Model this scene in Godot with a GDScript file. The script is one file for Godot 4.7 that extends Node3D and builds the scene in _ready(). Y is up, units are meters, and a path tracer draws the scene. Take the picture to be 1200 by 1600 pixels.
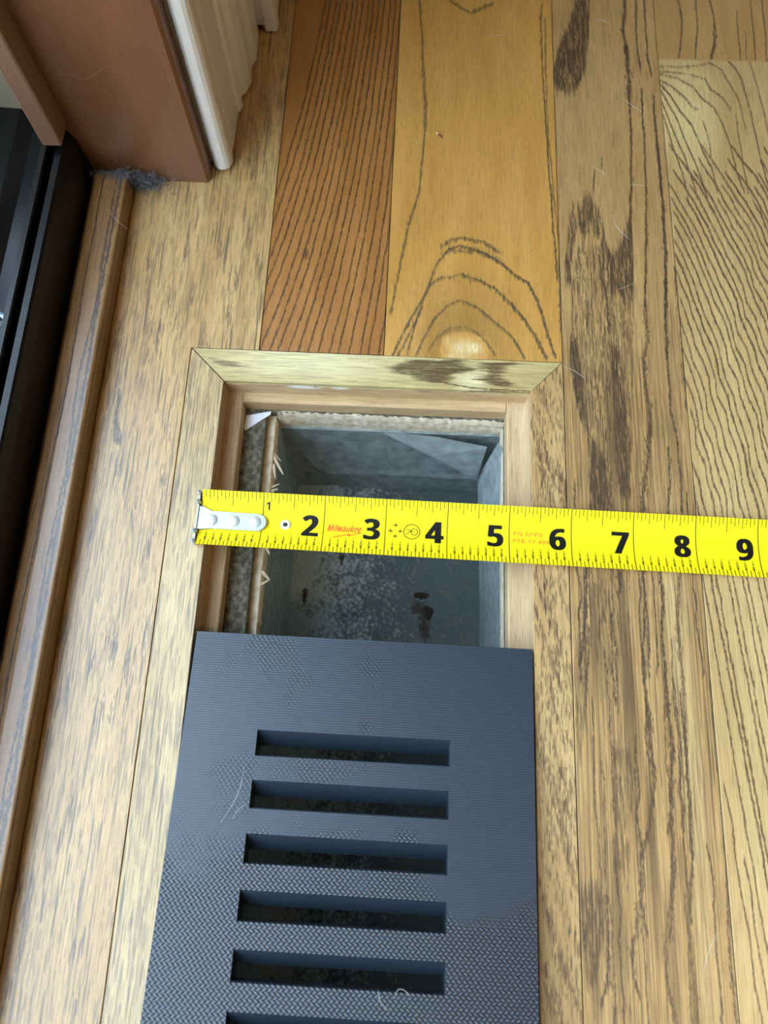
extends Node3D
# A floor vent opening with a tape measure across it and a dark register lying over its near end. All sizes below are millimetres.

const MM := 0.001
var rng := RandomNumberGenerator.new()
var mats := {}

# ---------------------------------------------------------------- mesh helper
class MB:
	var tris := []
	var uo := Vector3.ZERO
	var ua := Vector3(0.01, 0, 0)
	var va := Vector3(0, 0, 0.01)
	func uv_of(p: Vector3) -> Vector2:
		return Vector2((p - uo).dot(ua), (p - uo).dot(va))
	func tri(a: Vector3, b: Vector3, c: Vector3, hint: Vector3) -> void:
		if Plane(a, b, c).normal.dot(hint) < 0.0:
			tris.append([a, c, b])
		else:
			tris.append([a, b, c])
	func quad(a: Vector3, b: Vector3, c: Vector3, d: Vector3, hint: Vector3) -> void:
		tri(a, b, c, hint)
		tri(a, c, d, hint)
	# a box with its eight corners, chamfered along the top edges
	func box(lo: Vector3, hi: Vector3, ch := 0.0) -> void:
		prism(PackedVector2Array([Vector2(lo.x, lo.z), Vector2(hi.x, lo.z), Vector2(hi.x, hi.z), Vector2(lo.x, hi.z)]), lo.y, hi.y, ch)
	func inset(p: PackedVector2Array, k: float) -> PackedVector2Array:
		var n := p.size()
		var area := 0.0
		for i in n:
			area += p[i].cross(p[(i + 1) % n])
		var sgn := 1.0 if area > 0.0 else -1.0
		var out := PackedVector2Array()
		for i in n:
			var e1 := (p[i] - p[(i + n - 1) % n]).normalized()
			var e2 := (p[(i + 1) % n] - p[i]).normalized()
			var n1 := Vector2(-e1.y, e1.x) * sgn
			var n2 := Vector2(-e2.y, e2.x) * sgn
			var m := n1 + n2
			out.append(p[i] + m * (k / maxf(0.3, m.dot(n1))))
		return out
	# outline in plan (x, z), from y0 up to y1, top edge chamfered by ch
	func prism(p: PackedVector2Array, y0: float, y1: float, ch := 0.0, bottom := true) -> void:
		var top := inset(p, ch) if ch > 0.0 else p
		var n := p.size()
		var area := 0.0
		for i in n:
			area += p[i].cross(p[(i + 1) % n])
		var sgn := 1.0 if area > 0.0 else -1.0
		for i in n:
			var a := p[i]
			var b := p[(i + 1) % n]
			var e := (b - a).normalized()
			var o := Vector3(e.y, 0, -e.x) * sgn
			var ym := y1 - ch
			quad(Vector3(a.x, y0, a.y), Vector3(b.x, y0, b.y), Vector3(b.x, ym, b.y), Vector3(a.x, ym, a.y), o)
			if ch > 0.0:
				var c := top[(i + 1) % n]
				var d := top[i]
				quad(Vector3(a.x, ym, a.y), Vector3(b.x, ym, b.y), Vector3(c.x, y1, c.y), Vector3(d.x, y1, d.y), o + Vector3.UP)
		var ix := Geometry2D.triangulate_polygon(p)
		for k in range(0, ix.size(), 3):
			var t := [top[ix[k]], top[ix[k + 1]], top[ix[k + 2]]]
			tri(Vector3(t[0].x, y1, t[0].y), Vector3(t[1].x, y1, t[1].y), Vector3(t[2].x, y1, t[2].y), Vector3.UP)
			if bottom:
				t = [p[ix[k]], p[ix[k + 1]], p[ix[k + 2]]]
				tri(Vector3(t[0].x, y0, t[0].y), Vector3(t[1].x, y0, t[1].y), Vector3(t[2].x, y0, t[2].y), Vector3.DOWN)
	# profile in (x, y), drawn out along z
	func profile_z(p: PackedVector2Array, z0: float, z1: float) -> void:
		var n := p.size()
		var area := 0.0
		for i in n:
			area += p[i].cross(p[(i + 1) % n])
		var sgn := 1.0 if area > 0.0 else -1.0
		for i in n:
			var a := p[i]
			var b := p[(i + 1) % n]
			var e := (b - a).normalized()
			quad(Vector3(a.x, a.y, z0), Vector3(b.x, b.y, z0), Vector3(b.x, b.y, z1), Vector3(a.x, a.y, z1), Vector3(e.y, -e.x, 0) * sgn)
		var ix := Geometry2D.triangulate_polygon(p)
		for k in range(0, ix.size(), 3):
			var t := [p[ix[k]], p[ix[k + 1]], p[ix[k + 2]]]
			tri(Vector3(t[0].x, t[0].y, z1), Vector3(t[1].x, t[1].y, z1), Vector3(t[2].x, t[2].y, z1), Vector3.BACK)
			tri(Vector3(t[0].x, t[0].y, z0), Vector3(t[1].x, t[1].y, z0), Vector3(t[2].x, t[2].y, z0), Vector3.FORWARD)
	# profile in (z, y), drawn out along x
	func profile_x(p: PackedVector2Array, x0: float, x1: float) -> void:
		var n := p.size()
		var area := 0.0
		for i in n:
			area += p[i].cross(p[(i + 1) % n])
		var sgn := 1.0 if area > 0.0 else -1.0
		for i in n:
			var a := p[i]
			var b := p[(i + 1) % n]
			var e := (b - a).normalized()
			quad(Vector3(x0, a.y, a.x), Vector3(x0, b.y, b.x), Vector3(x1, b.y, b.x), Vector3(x1, a.y, a.x), Vector3(0, -e.x, e.y) * sgn)
		var ix := Geometry2D.triangulate_polygon(p)
		for k in range(0, ix.size(), 3):
			var t := [p[ix[k]], p[ix[k + 1]], p[ix[k + 2]]]
			tri(Vector3(x1, t[0].y, t[0].x), Vector3(x1, t[1].y, t[1].x), Vector3(x1, t[2].y, t[2].x), Vector3.RIGHT)
			tri(Vector3(x0, t[0].y, t[0].x), Vector3(x0, t[1].y, t[1].x), Vector3(x0, t[2].y, t[2].x), Vector3.LEFT)
	# tube along points with a radius at each
	func tube(pts: Array, radii: Array, sides := 5) -> void:
		var rings := []
		for i in pts.size():
			var t: Vector3 = (pts[mini(i + 1, pts.size() - 1)] - pts[maxi(i - 1, 0)]).normalized()
			var u := t.cross(Vector3(0.31, 0.9, 0.17)).normalized()
			var w := t.cross(u)
			var ring := []
			for k in sides:
				var an := TAU * k / sides
				ring.append(pts[i] + (u * cos(an) + w * sin(an)) * float(radii[i]))
			rings.append(ring)
		for i in rings.size() - 1:
			for k in sides:
				var k2 := (k + 1) % sides
				quad(rings[i][k], rings[i][k2], rings[i + 1][k2], rings[i + 1][k], rings[i][k] + rings[i][k2] - pts[i] * 2.0)
		for e in [0, rings.size() - 1]:
			for k in sides:
				tri(pts[e], rings[e][k], rings[e][(k + 1) % sides], pts[e] - pts[1 if e == 0 else rings.size() - 2])
	# a lathed shape about the y axis through c; profile of (radius, y)
	func lathe(c: Vector3, prof: Array, sides := 24, squash := 1.0) -> void:
		for i in prof.size() - 1:
			var a: Vector2 = prof[i]
			var b: Vector2 = prof[i + 1]
			var e := (b - a).normalized()
			for k in sides:
				var p0 := TAU * k / sides
				var p1 := TAU * (k + 1) / sides
				var d0 := Vector3(cos(p0), 0, sin(p0) * squash)
				var d1 := Vector3(cos(p1), 0, sin(p1) * squash)
				var m := (d0 + d1).normalized()
				var hint := m * -e.y + Vector3.UP * e.x
				if a.x <= 0.001:
					tri(c + Vector3.UP * a.y, c + d0 * b.x + Vector3.UP * b.y, c + d1 * b.x + Vector3.UP * b.y, hint)
				elif b.x <= 0.001:
					tri(c + d0 * a.x + Vector3.UP * a.y, c + d1 * a.x + Vector3.UP * a.y, c + Vector3.UP * b.y, hint)
				else:
					quad(c + d0 * a.x + Vector3.UP * a.y, c + d1 * a.x + Vector3.UP * a.y, c + d1 * b.x + Vector3.UP * b.y, c + d0 * b.x + Vector3.UP * b.y, hint)
	func mesh(base := Vector3.ZERO, smooth := false) -> ArrayMesh:
		var st := SurfaceTool.new()
		st.begin(Mesh.PRIMITIVE_TRIANGLES)
		st.set_smooth_group(0 if smooth else -1)
		for t in tris:
			for p in t:
				st.set_uv(uv_of(p))
				st.add_vertex((p - base) * 0.001)
		st.generate_normals()
		return st.commit()


# ---------------------------------------------------------------- wood grain: darkness of pores and rings on a board, across a and along l
class Wood:
	var a0: float
	var l0: float
	var s: float
	var w: int
	var h: int
	var d := PackedFloat32Array()
	var t := PackedFloat32Array()
	var r := RandomNumberGenerator.new()
	var wig := FastNoiseLite.new()
	func _init(a_0: float, l_0: float, a_1: float, l_1: float, per_mm: float, sd: int) -> void:
		a0 = a_0
		l0 = l_0
		s = per_mm
		w = int((a_1 - a_0) * s)
		h = mini(2048, int((l_1 - l_0) * s))
		d.resize(w * h)
		t.resize(w * h)
		r.seed = sd
		wig.seed = sd
		wig.frequency = 0.12
	func stroke(a: float, l: float, length: float, wid: float, k: float, slope := 0.0) -> void:
		var y0 := int((l - l0) * s)
		var n := maxi(2, int(length * s))
		var c := (a - a0) * s
		if c < -60 or c > w + 60:
			return
		for i in n:
			var y := y0 + i
			c += slope
			if y < 0 or y >= h:
				continue
			var q := (i + 0.5) / n
			var half := wid * 0.5 * s * sqrt(4.0 * q * (1.0 - q))
			for x in range(maxi(0, int(c - half - 0.5)), mini(w - 1, int(c + half + 0.5)) + 1):
				var cov := clampf(half - absf(x + 0.5 - c) + 0.5, 0.0, minf(1.0, half * 2.0)) * k
				var ix := y * w + x
				d[ix] += (1.0 - d[ix]) * cov
	func soft(a: float, l: float, ra: float, rl: float, k: float) -> void:
		var cx := (a - a0) * s
		var cy := (l - l0) * s
		var rx := ra * s
		var ry := rl * s
		for y in range(maxi(0, int(cy - ry)), mini(h - 1, int(cy + ry)) + 1):
			for x in range(maxi(0, int(cx - rx)), mini(w - 1, int(cx + rx)) + 1):
				var u := (x + 0.5 - cx) / rx
				var v := (y + 0.5 - cy) / ry
				var g := 1.0 - u * u - v * v
				if g > 0.0:
					var ix := y * w + x
					d[ix] = maxf(d[ix], k * g)
	# lighter or darker tone that belongs to the wood (heartwood, sapwood)
	func tone(a: float, l: float, ra: float, rl: float, k: float) -> void:
		var cx := (a - a0) * s
		var cy := (l - l0) * s
		var rx := ra * s
		var ry := rl * s
		for y in range(maxi(0, int(cy - ry)), mini(h - 1, int(cy + ry)) + 1):
			for x in range(maxi(0, int(cx - rx)), mini(w - 1, int(cx + rx)) + 1):
				var u := (x + 0.5 - cx) / rx
				var v := (y + 0.5 - cy) / ry
				var g := 1.0 - u * u - v * v
				if g > 0.0:
					t[y * w + x] += k * g
	func line(pts: Array, wid: float, k: float, rag: float) -> void:
		var run := r.randf() * 500.0
		for i in range(0, pts.size() - 2, 2):
			var p := Vector2(pts[i], pts[i + 1])
			var q := Vector2(pts[i + 2], pts[i + 3])
			var n := maxi(1, int(p.distance_to(q) / 0.22))
			var al := absf((q - p).normalized().y)
			al = al * al * al
			for j in n:
				run += 0.22
				var m := p.lerp(q, float(j) / n)
				m.x += wig.get_noise_1d(run * 0.6) * 0.4
				var u := 0.8 + wig.get_noise_1d(run * 1.6 + 900.0) * 0.9
				soft(m.x, m.y, maxf(0.26, wid * 0.5 * u), maxf(0.3, wid * 0.3) + 1.5 * al, k * (1.0 - 0.4 * rag) * clampf(u + 0.3, 0.2, 1.0))
				if r.randf() < 0.25 + rag * 0.4:
					stroke(m.x + r.randfn() * wid * (0.2 + 0.16 * rag), m.y - 0.8 + r.randfn() * 0.4 * rag, 0.9 + r.randf() * 2.2, 0.22 + r.randf() * 0.2, k)
	func lines(list: Array) -> void:
		for f in list:
			line(f[3], f[0], f[1], f[2])
	func patch(pts: Array, density: float, k: float) -> void:
		var poly := PackedVector2Array()
		for i in range(0, pts.size(), 2):
			poly.append(Vector2(pts[i], pts[i + 1]))
		var lo := poly[0]
		var hi := poly[0]
		for p in poly:
			lo = lo.min(p)
			hi = hi.max(p)
		var n := int((hi.x - lo.x) * (hi.y - lo.y) * density * 0.85)
		for i in n:
			var p := Vector2(r.randf_range(lo.x, hi.x), r.randf_range(lo.y, hi.y))
			if Geometry2D.is_point_in_polygon(p, poly):
				var ln := 1.5 + r.randf() * r.randf() * 16.0
				stroke(p.x, p.y - ln * 0.5, ln, 0.16 + r.randf() * 0.3, k * (0.35 + 0.65 * r.randf()))
	func pores(n: int, len0: float, len1: float, w0: float, w1: float, k: float, slope := 0.0) -> void:
		for i in n:
			stroke(a0 + r.randf() * w / s, l0 + r.randf() * (h / s + len1) - len1, r.randf_range(len0, len1), r.randf_range(w0, w1), k * (0.35 + 0.65 * r.randf()), slope)
	func finish(base: Color, alt: Color, light: Color, dark: Color, fine := 0.2) -> Array:
		var nz := FastNoiseLite.new()
		nz.seed = int(r.randi() % 9999)
		nz.frequency = 0.33
		nz.fractal_octaves = 2
		var f1 := nz.get_image(w, maxi(8, h / 26))
		f1.resize(w, h, Image.INTERPOLATE_BILINEAR)
		nz.frequency = 0.035
		var f2 := nz.get_image(maxi(8, w / 2), maxi(8, h / 14))
		f2.resize(w, h, Image.INTERPOLATE_BILINEAR)
		var b1 := f1.get_data()
		var b2 := f2.get_data()
		var out := PackedByteArray()
		out.resize(w * h * 3)
		var hg := PackedByteArray()
		hg.resize(w * h)
		for i in w * h:
			var q := b2[i] / 255.0
			var k := 1.0 + (b1[i] / 255.0 - 0.5) * fine
			var dd := d[i]
			var tt := t[i]
			var rr := base.r + (alt.r - base.r) * q
			var gg := base.g + (alt.g - base.g) * q
			var bb := base.b + (alt.b - base.b) * q
			if tt > 0.0:
				tt = minf(tt, 1.0)
				rr += (light.r - rr) * tt
				gg += (light.g - gg) * tt
				bb += (light.b - bb) * tt
			elif tt < 0.0:
				k *= maxf(0.5, 1.0 + tt)
			rr = rr * k + (dark.r - rr * k) * dd
			gg = gg * k + (dark.g - gg * k) * dd
			bb = bb * k + (dark.b - bb * k) * dd
			out[i * 3] = clampi(int(rr * 255.0), 0, 255)
			out[i * 3 + 1] = clampi(int(gg * 255.0), 0, 255)
			out[i * 3 + 2] = clampi(int(bb * 255.0), 0, 255)
			hg[i] = clampi(int(215.0 - dd * 170.0 + (b1[i] - 128) * 0.15), 0, 255)
		return [Image.create_from_data(w, h, false, Image.FORMAT_RGB8, out), Image.create_from_data(w, h, false, Image.FORMAT_L8, hg)]


# ---------------------------------------------------------------- print on the tape: a small picture with soft-edged boxes and letters
class Print:
	var w: int
	var h: int
	var s: float
	var px := PackedFloat32Array()
	func _init(width: float, height: float, per_mm: float, c: Color) -> void:
		s = per_mm
		w = int(width * s)
		h = int(height * s)
		px.resize(w * h * 3)
		for i in w * h:
			px[i * 3] = c.r
			px[i * 3 + 1] = c.g
			px[i * 3 + 2] = c.b
	func put(x: int, y: int, c: Color, k: float) -> void:
		if x < 0 or y < 0 or x >= w or y >= h:
			return
		var i := (y * w + x) * 3
		px[i] += (c.r - px[i]) * k
		px[i + 1] += (c.g - px[i + 1]) * k
		px[i + 2] += (c.b - px[i + 2]) * k
	func bar(x0: float, y0: float, x1: float, y1: float, c: Color, k := 1.0) -> void:
		var ax := x0 * s
		var bx := x1 * s
		var ay := y0 * s
		var by := y1 * s
		for y in range(int(ay), int(by) + 1):
			var cy := clampf(minf(by, y + 1) - maxf(ay, y), 0.0, 1.0)
			for x in range(int(ax), int(bx) + 1):
				put(x, y, c, clampf(minf(bx, x + 1) - maxf(ax, x), 0.0, 1.0) * cy * k)
	func stroke(a: Vector2, b: Vector2, wid: float, c: Color, k := 1.0) -> void:
		var p := a * s
		var q := b * s
		var r := wid * 0.5 * s
		for y in range(int(minf(p.y, q.y) - r - 1), int(maxf(p.y, q.y) + r + 2)):
			for x in range(int(minf(p.x, q.x) - r - 1), int(maxf(p.x, q.x) + r + 2)):
				var m := Vector2(x + 0.5, y + 0.5)
				var f := Geometry2D.get_closest_point_to_segment(m, p, q)
				put(x, y, c, clampf(r - m.distance_to(f) + 0.5, 0.0, 1.0) * k)
	func ring(c0: Vector2, rad: float, wid: float, c: Color, k := 1.0) -> void:
		for i in 28:
			stroke(c0 + Vector2.from_angle(TAU * i / 28) * rad, c0 + Vector2.from_angle(TAU * (i + 1) / 28) * rad, wid, c, k)
	# letters from a font's outlines, height = cap height in mm, at = left end of the base line
	func letters(text: String, font: Font, at: Vector2, height: float, c: Color, k := 1.0, stretch := 1.0, slant := 0.0, bold := 0.0) -> void:
		var tm := TextMesh.new()
		tm.text = text
		tm.font = font
		tm.font_size = 64
		tm.pixel_size = 0.01
		tm.depth = 0.0
		tm.curve_step = 1.0
		tm.horizontal_alignment = HORIZONTAL_ALIGNMENT_LEFT
		var ar := tm.surface_get_arrays(0)
		var vs: PackedVector3Array = ar[Mesh.ARRAY_VERTEX]
		var ix: PackedInt32Array = ar[Mesh.ARRAY_INDEX] if ar[Mesh.ARRAY_INDEX] != null else PackedInt32Array(range(vs.size()))
		var lo := Vector2(1e9, 1e9)
		var hi := Vector2(-1e9, -1e9)
		for v in vs:
			lo = lo.min(Vector2(v.x, v.y))
			hi = hi.max(Vector2(v.x, v.y))
		var sc := height / (hi.y - lo.y)
		var cover := {}
		var ss := 3
		for j in range(0, ix.size(), 3):
			var p := []
			for m in 3:
				var v := vs[ix[j + m]]
				var yy := (v.y - lo.y) * sc
				p.append(Vector2(at.x + (v.x - lo.x) * sc * stretch + yy * slant, at.y - yy) * s * ss)
			var x0 := int(minf(p[0].x, minf(p[1].x, p[2].x)))
			var x1 := int(maxf(p[0].x, maxf(p[1].x, p[2].x))) + 1
			var y0 := int(minf(p[0].y, minf(p[1].y, p[2].y)))
			var y1 := int(maxf(p[0].y, maxf(p[1].y, p[2].y))) + 1
			for y in range(y0, y1 + 1):
				for x in range(x0, x1 + 1):
					if Geometry2D.point_is_inside_triangle(Vector2(x + 0.5, y + 0.5), p[0], p[1], p[2]):
						var fat := int(bold * s * ss)
						for g in range(-fat, fat + 1):
							cover[Vector2i(x + g, y)] = true
		var count := {}
		for q in cover:
			var cell := Vector2i(q.x / ss, q.y / ss)
			count[cell] = count.get(cell, 0) + 1
		for cell in count:
			put(cell.x, cell.y, c, minf(1.0, count[cell] / float(ss * ss)) * k)
	func image() -> Image:
		var out := PackedByteArray()
		out.resize(w * h * 3)
		for i in w * h * 3:
			out[i] = clampi(int(px[i] * 255.0), 0, 255)
		return Image.create_from_data(w, h, false, Image.FORMAT_RGB8, out)

const LINES_P3 := [
	[1.1, 0.55, 0.3, [2.5, -375.2, 4.9, -348.7, 5.8, -327.4]],
	[2.4, 0.5, 0.35, [5.8, -327.4, 7.7, -306.7, 7.8, -290.7]],
	[1.5, 0.55, 0.35, [7.8, -290.7, 7.1, -271.1, 6.1, -252.1, 2, -235.4, -0.9, -215.6, -3.3, -198.3, -4.8, -184.7]],
	[0.9, 0.55, 0.5, [3.2, -164.8, 6.7, -181.9, 11.5, -198.9, 15.6, -212.2, 20.5, -220.1]],
	[2.6, 0.6, 1, [17.5, -221.4, 21.3, -225.1, 25.5, -226.7, 31, -226.2, 37, -225.1, 44.5, -219.4]],
	[1.5, 0.8, 0.7, [20.5, -220.1, 25.6, -222.4, 32.5, -220.6, 40, -217.4, 46, -213.1, 51.9, -207.5, 57.8, -203.6]],
	[1.3, 0.75, 0.8, [57.8, -203.6, 62, -194.3, 64.8, -184.4, 66.9, -174.7, 69.5, -165.8]],
	[1, 0.6, 0.6, [-3.1, -163.2, 2.4, -178.4, 7.9, -190.3, 12.6, -200.6, 17.2, -204.6, 22.3, -205.2, 26.7, -207.1]],
	[1.5, 0.75, 0.8, [26.7, -207.1, 31.2, -205.2, 37.1, -203.1, 43, -199.6, 50.3, -191.8, 56, -184, 61.1, -175.1, 65.5, -164.9]],
	[0.9, 0.5, 0.5, [7.2, -163.7, 10.4, -172.9, 15.4, -183.3, 21.1, -190.2, 26.9, -193.1]],
	[1, 0.55, 0.5, [26.9, -193.1, 34.2, -189.8, 41.5, -183.4, 50.2, -174.9, 55.8, -164.5]],
	[0.8, 0.35, 0.4, [12.3, -165.8, 17, -174.1, 22.7, -178.6, 28.5, -179.2, 34.3, -176.5, 38.6, -171.8, 42.9, -165.2]],
	[0.8, 0.5, 0.4, [-0.8, -163.3, 4.8, -176.9, 9.4, -188.7]],
	[2, 0.55, 1, [19.8, -375, 25.3, -369.9, 29.7, -367.4, 34.8, -370.3, 42.2, -375.1]],
	[1, 0.8, 0.4, [67.6, -374.4, 66.7, -364.5]],
	[0.7, 0.7, 0.4, [66.7, -364.5, 66.8, -351.4, 67.1, -330, 67.6, -309.3]],
	[0.9, 0.75, 0.4, [67.6, -309.3, 68.2, -293.3, 68.7, -269.9, 69.7, -247.5, 70.8, -218.8, 71.4, -204.9]],
	[0.5, 0.5, 0.3, [69.1, -364.6, 68.6, -325.9, 69.1, -289.4, 70.6, -258.7, 72.5, -225.9]],
	[1.4, 0.6, 0.8, [72.6, -218.8, 72.8, -201.5, 72.4, -178.2]],
]
const LINES_P4 := [
	[1.6, 0.75, 0.6, [111.5, -379.9, 109.7, -358, 110.5, -341.6]],
	[2.2, 0.8, 0.6, [110.9, -348.9, 110.8, -336.1, 110.4, -315.3]],
	[1.2, 0.75, 0.4, [110.6, -319.4, 110.3, -296.7, 108.1, -256.5, 106.7, -236.3, 104.9, -220.2]],
	[0.8, 0.65, 0.4, [117.3, -380.2, 116.2, -349.2, 117.1, -336, 117, -330.1]],
	[0.8, 0.65, 0.4, [122, -380.4, 121.4, -358.1, 121.5, -338.7, 122.5, -328.6]],
	[0.9, 0.7, 0.4, [116.8, -319.7, 116.4, -303.4, 116.4, -291.4, 115.7, -264.4, 114.8, -245.7, 112.6, -213.6, 111, -193.1]],
	[0.9, 0.75, 0.5, [122.7, -315.8, 122.3, -295.6, 122.9, -280, 122.6, -257.2]],
	[1.5, 0.8, 0.5, [122.6, -285, 122.8, -264.7, 123, -249.8, 122.3, -221, 120.7, -193.5]],
	[1.4, 0.8, 0.5, [121.6, -207.1, 119.9, -186.8, 119.4, -167.3]],
	[0.8, 0.6, 0.4, [119.4, -167.3, 119.1, -142.3, 120.8, -127.3, 121.3, -112.6, 120.6, -95.5]],
	[0.7, 0.7, 0.4, [94.8, -276.1, 94.6, -270.3]],
	[0.5, 0.6, 0.3, [91.1, -270.1, 90.2, -255.8]],
	[1.6, 0.6, 0.7, [111.2, -196.4, 111.5, -176.6, 108.9, -166.8, 108.7, -154.2, 109.9, -141.9, 110.2, -129.8]],
	[1.8, 0.65, 0.8, [109.8, -135.8, 107.6, -117.9, 105, -106.2, 104.3, -94.8]],
	[1.6, 0.65, 0.7, [126.3, -214.2, 126.8, -197.1, 127, -180.5, 126.7, -161.2, 126.4, -142.6]],
	[1.2, 0.55, 0.5, [117, -124.1, 116.3, -109.5, 114.5, -92.5]],
	[1.3, 0.75, 0.6, [79.9, -70.5, 78.7, -50.7, 77.5, -40.5, 75.4, -30.4]],
	[1.5, 0.5, 0.8, [79.8, -45.7, 78.7, -30.6, 77.6, -20.7]],
	[1.4, 0.8, 0.6, [92.8, -72.4, 93.1, -63.9, 92.1, -59.1]],
	[0.9, 0.5, 0.5, [88.9, -51.2, 88.5, -31, 89, -16.4]],
	[1, 0.65, 0.5, [103, -72.8, 102.8, -57, 101, -39, 101, -26.6, 100.8, -12.1, 101.5, -7.4]],
	[1.1, 0.7, 0.5, [109.7, -71.8, 110, -57.3, 108.7, -41.9, 109, -30.4, 109.1, -14.9]],
	[1.6, 0.45, 0.4, [117.6, -69.5, 115.4, -50.5, 115.4, -39.6, 115.6, -25.5, 115.1, -12.7, 114.8, 1.3]],
	[1.5, 0.7, 0.6, [101.6, -16.9, 101.6, -1.1, 102.1, 10.3, 100.4, 21.6, 98.4, 31.1, 95.5, 37.7]],
	[1.7, 0.75, 0.6, [109, -17.3, 109.4, -5.4, 109.7, 1.5, 108.3, 13.7, 107, 28.6]],
	[1.1, 0.6, 0.4, [115.4, -12.8, 114.7, 5.9, 114.8, 19.4, 114.4, 36.9, 113.3, 46.9]],
	[1.3, 0.55, 0.5, [108, 28.5, 106.1, 48, 103.4, 60.3, 102.3, 70.4, 102.6, 79.3, 104.7, 89.7]],
	[1.3, 0.6, 0.6, [108.1, 37.2, 106.4, 49.9, 104.3, 64.3]],
	[1.6, 0.4, 0.4, [113.3, 46.9, 111.4, 60, 111.6, 72, 112.4, 83.7, 112.4, 89.4]],
	[1, 0.65, 0.5, [95.7, 29.1, 95.3, 39.9, 94.5, 50]],
	[2.2, 0.5, 0.9, [94.4, 52.5, 92.9, 58.7, 90.9, 68.7]],
	[0.9, 0.65, 0.5, [91.1, 64.9, 90.6, 69.9, 91.1, 77, 92.6, 82.4]],
	[0.8, 0.6, 0.5, [82.3, 50.9, 82.4, 67.7, 82.1, 75.2, 80.7, 80.8, 78.9, 85.5]],
	[1, 0.7, 0.5, [127.9, -71.2, 127.6, -52.9, 126.9, -32.6, 126.6, -15.6, 126.7, 0.8, 126.9, 16.7, 127.4, 31.4]],
	[1.4, 0.65, 0.5, [126.9, 0.8, 127.1, 14.4, 127.5, 25.5]],
	[1, 0.6, 0.5, [127.1, 27.7, 126, 49, 125.2, 65.4, 125.2, 81.2, 125.2, 88.9]],
	[1.1, 0.6, 0.6, [77, -178.4, 77.8, -159.1, 79.2, -140.5]],
	[1.2, 0.6, 0.6, [90.9, -219.6, 93.7, -195.7, 94.1, -179.1]],
]
const LINES_P5 := [
	[0.5, 0.65, 0.3, [126.9, -331.8, 136.4, -331.3, 143.1, -330.4, 149.8, -327.7, 152.1, -321.2, 157.7, -315.7, 161, -308.9]],
	[0.5, 0.65, 0.3, [153, -338.8, 158.8, -334, 163.1, -321.7, 165.4, -315.6, 167.2, -297.6]],
	[0.6, 0.7, 0.3, [162.3, -340.9, 166, -335.1, 168.1, -329.4, 169.9, -315, 171.5, -296.6, 173, -277.5, 175, -259.4]],
	[0.5, 0.65, 0.3, [127.2, -330.1, 134.8, -328.3, 143.5, -322.5, 147.1, -315.2, 152.7, -309.8, 156.2, -298.7, 158.3, -287.7, 160.1, -273.1, 162.7, -258.9]],
	[0.5, 0.5, 0.3, [126.9, -335.5, 136.6, -335.1, 148.2, -336.9, 153.3, -338.8]],
	[0.5, 0.65, 0.3, [126.6, -326.3, 132.5, -322.4, 138.4, -315.7, 141.2, -310.1, 144.9, -307.8]],
	[0.5, 0.7, 0.3, [127, -323.4, 131.4, -316.2, 135.2, -307.4, 140.3, -298.4, 144, -285.5, 148.2, -272.6, 150, -258.4]],
	[0.5, 0.65, 0.3, [127.1, -318.9, 130.3, -310, 134.1, -300.1, 136.4, -288.3, 140.2, -276.9, 143.1, -263.7, 144.8, -254.4]],
	[0.5, 0.65, 0.3, [126.9, -311.9, 129.7, -300.7, 132.1, -290.5, 135.6, -278.6, 138.3, -265.3, 139.9, -254.2]],
	[0.5, 0.65, 0.3, [127, -303.8, 129, -292, 131, -280.3, 133.6, -268.9, 135.7, -255.9]],
	[0.5, 0.6, 0.3, [146.2, -300.6, 147.9, -290.8, 148.8, -279.2]],
	[0.5, 0.6, 0.3, [163.2, -305.4, 163.4, -291.5, 163.6, -277.9, 164.8, -259]],
	[0.5, 0.6, 0.3, [173.4, -343.1, 175.6, -326.3, 177.1, -310, 177.9, -294.1]],
]
const LINES_P6 := [
	[1, 0.7, 0.3, [140, -381.2, 140.7, -367.7, 139.9, -356.7, 137.1, -340.7]],
	[0.9, 0.6, 0.3, [149.2, -381.6, 148.6, -361.5, 145.6, -340.6]],
	[0.8, 0.7, 0.3, [156.7, -381.9, 157.9, -368.5, 157.9, -357.5, 153.5, -340.9]],
	[1.4, 0.6, 0.4, [157.2, -364, 156.7, -350.9, 153.8, -341]],
	[0.5, 0.6, 0.3, [170.2, -374.4, 169.4, -355.8, 168.9, -340.8]],
	[0.5, 0.5, 0.3, [173.5, -360.4, 172.1, -343]],
	[0.6, 0.65, 0.3, [178.1, -382.8, 177.7, -362.7, 176.5, -341.1]],
	[0.6, 0.6, 0.3, [184.2, -383.1, 183.8, -360.8, 182.4, -341.3]],
]
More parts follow.
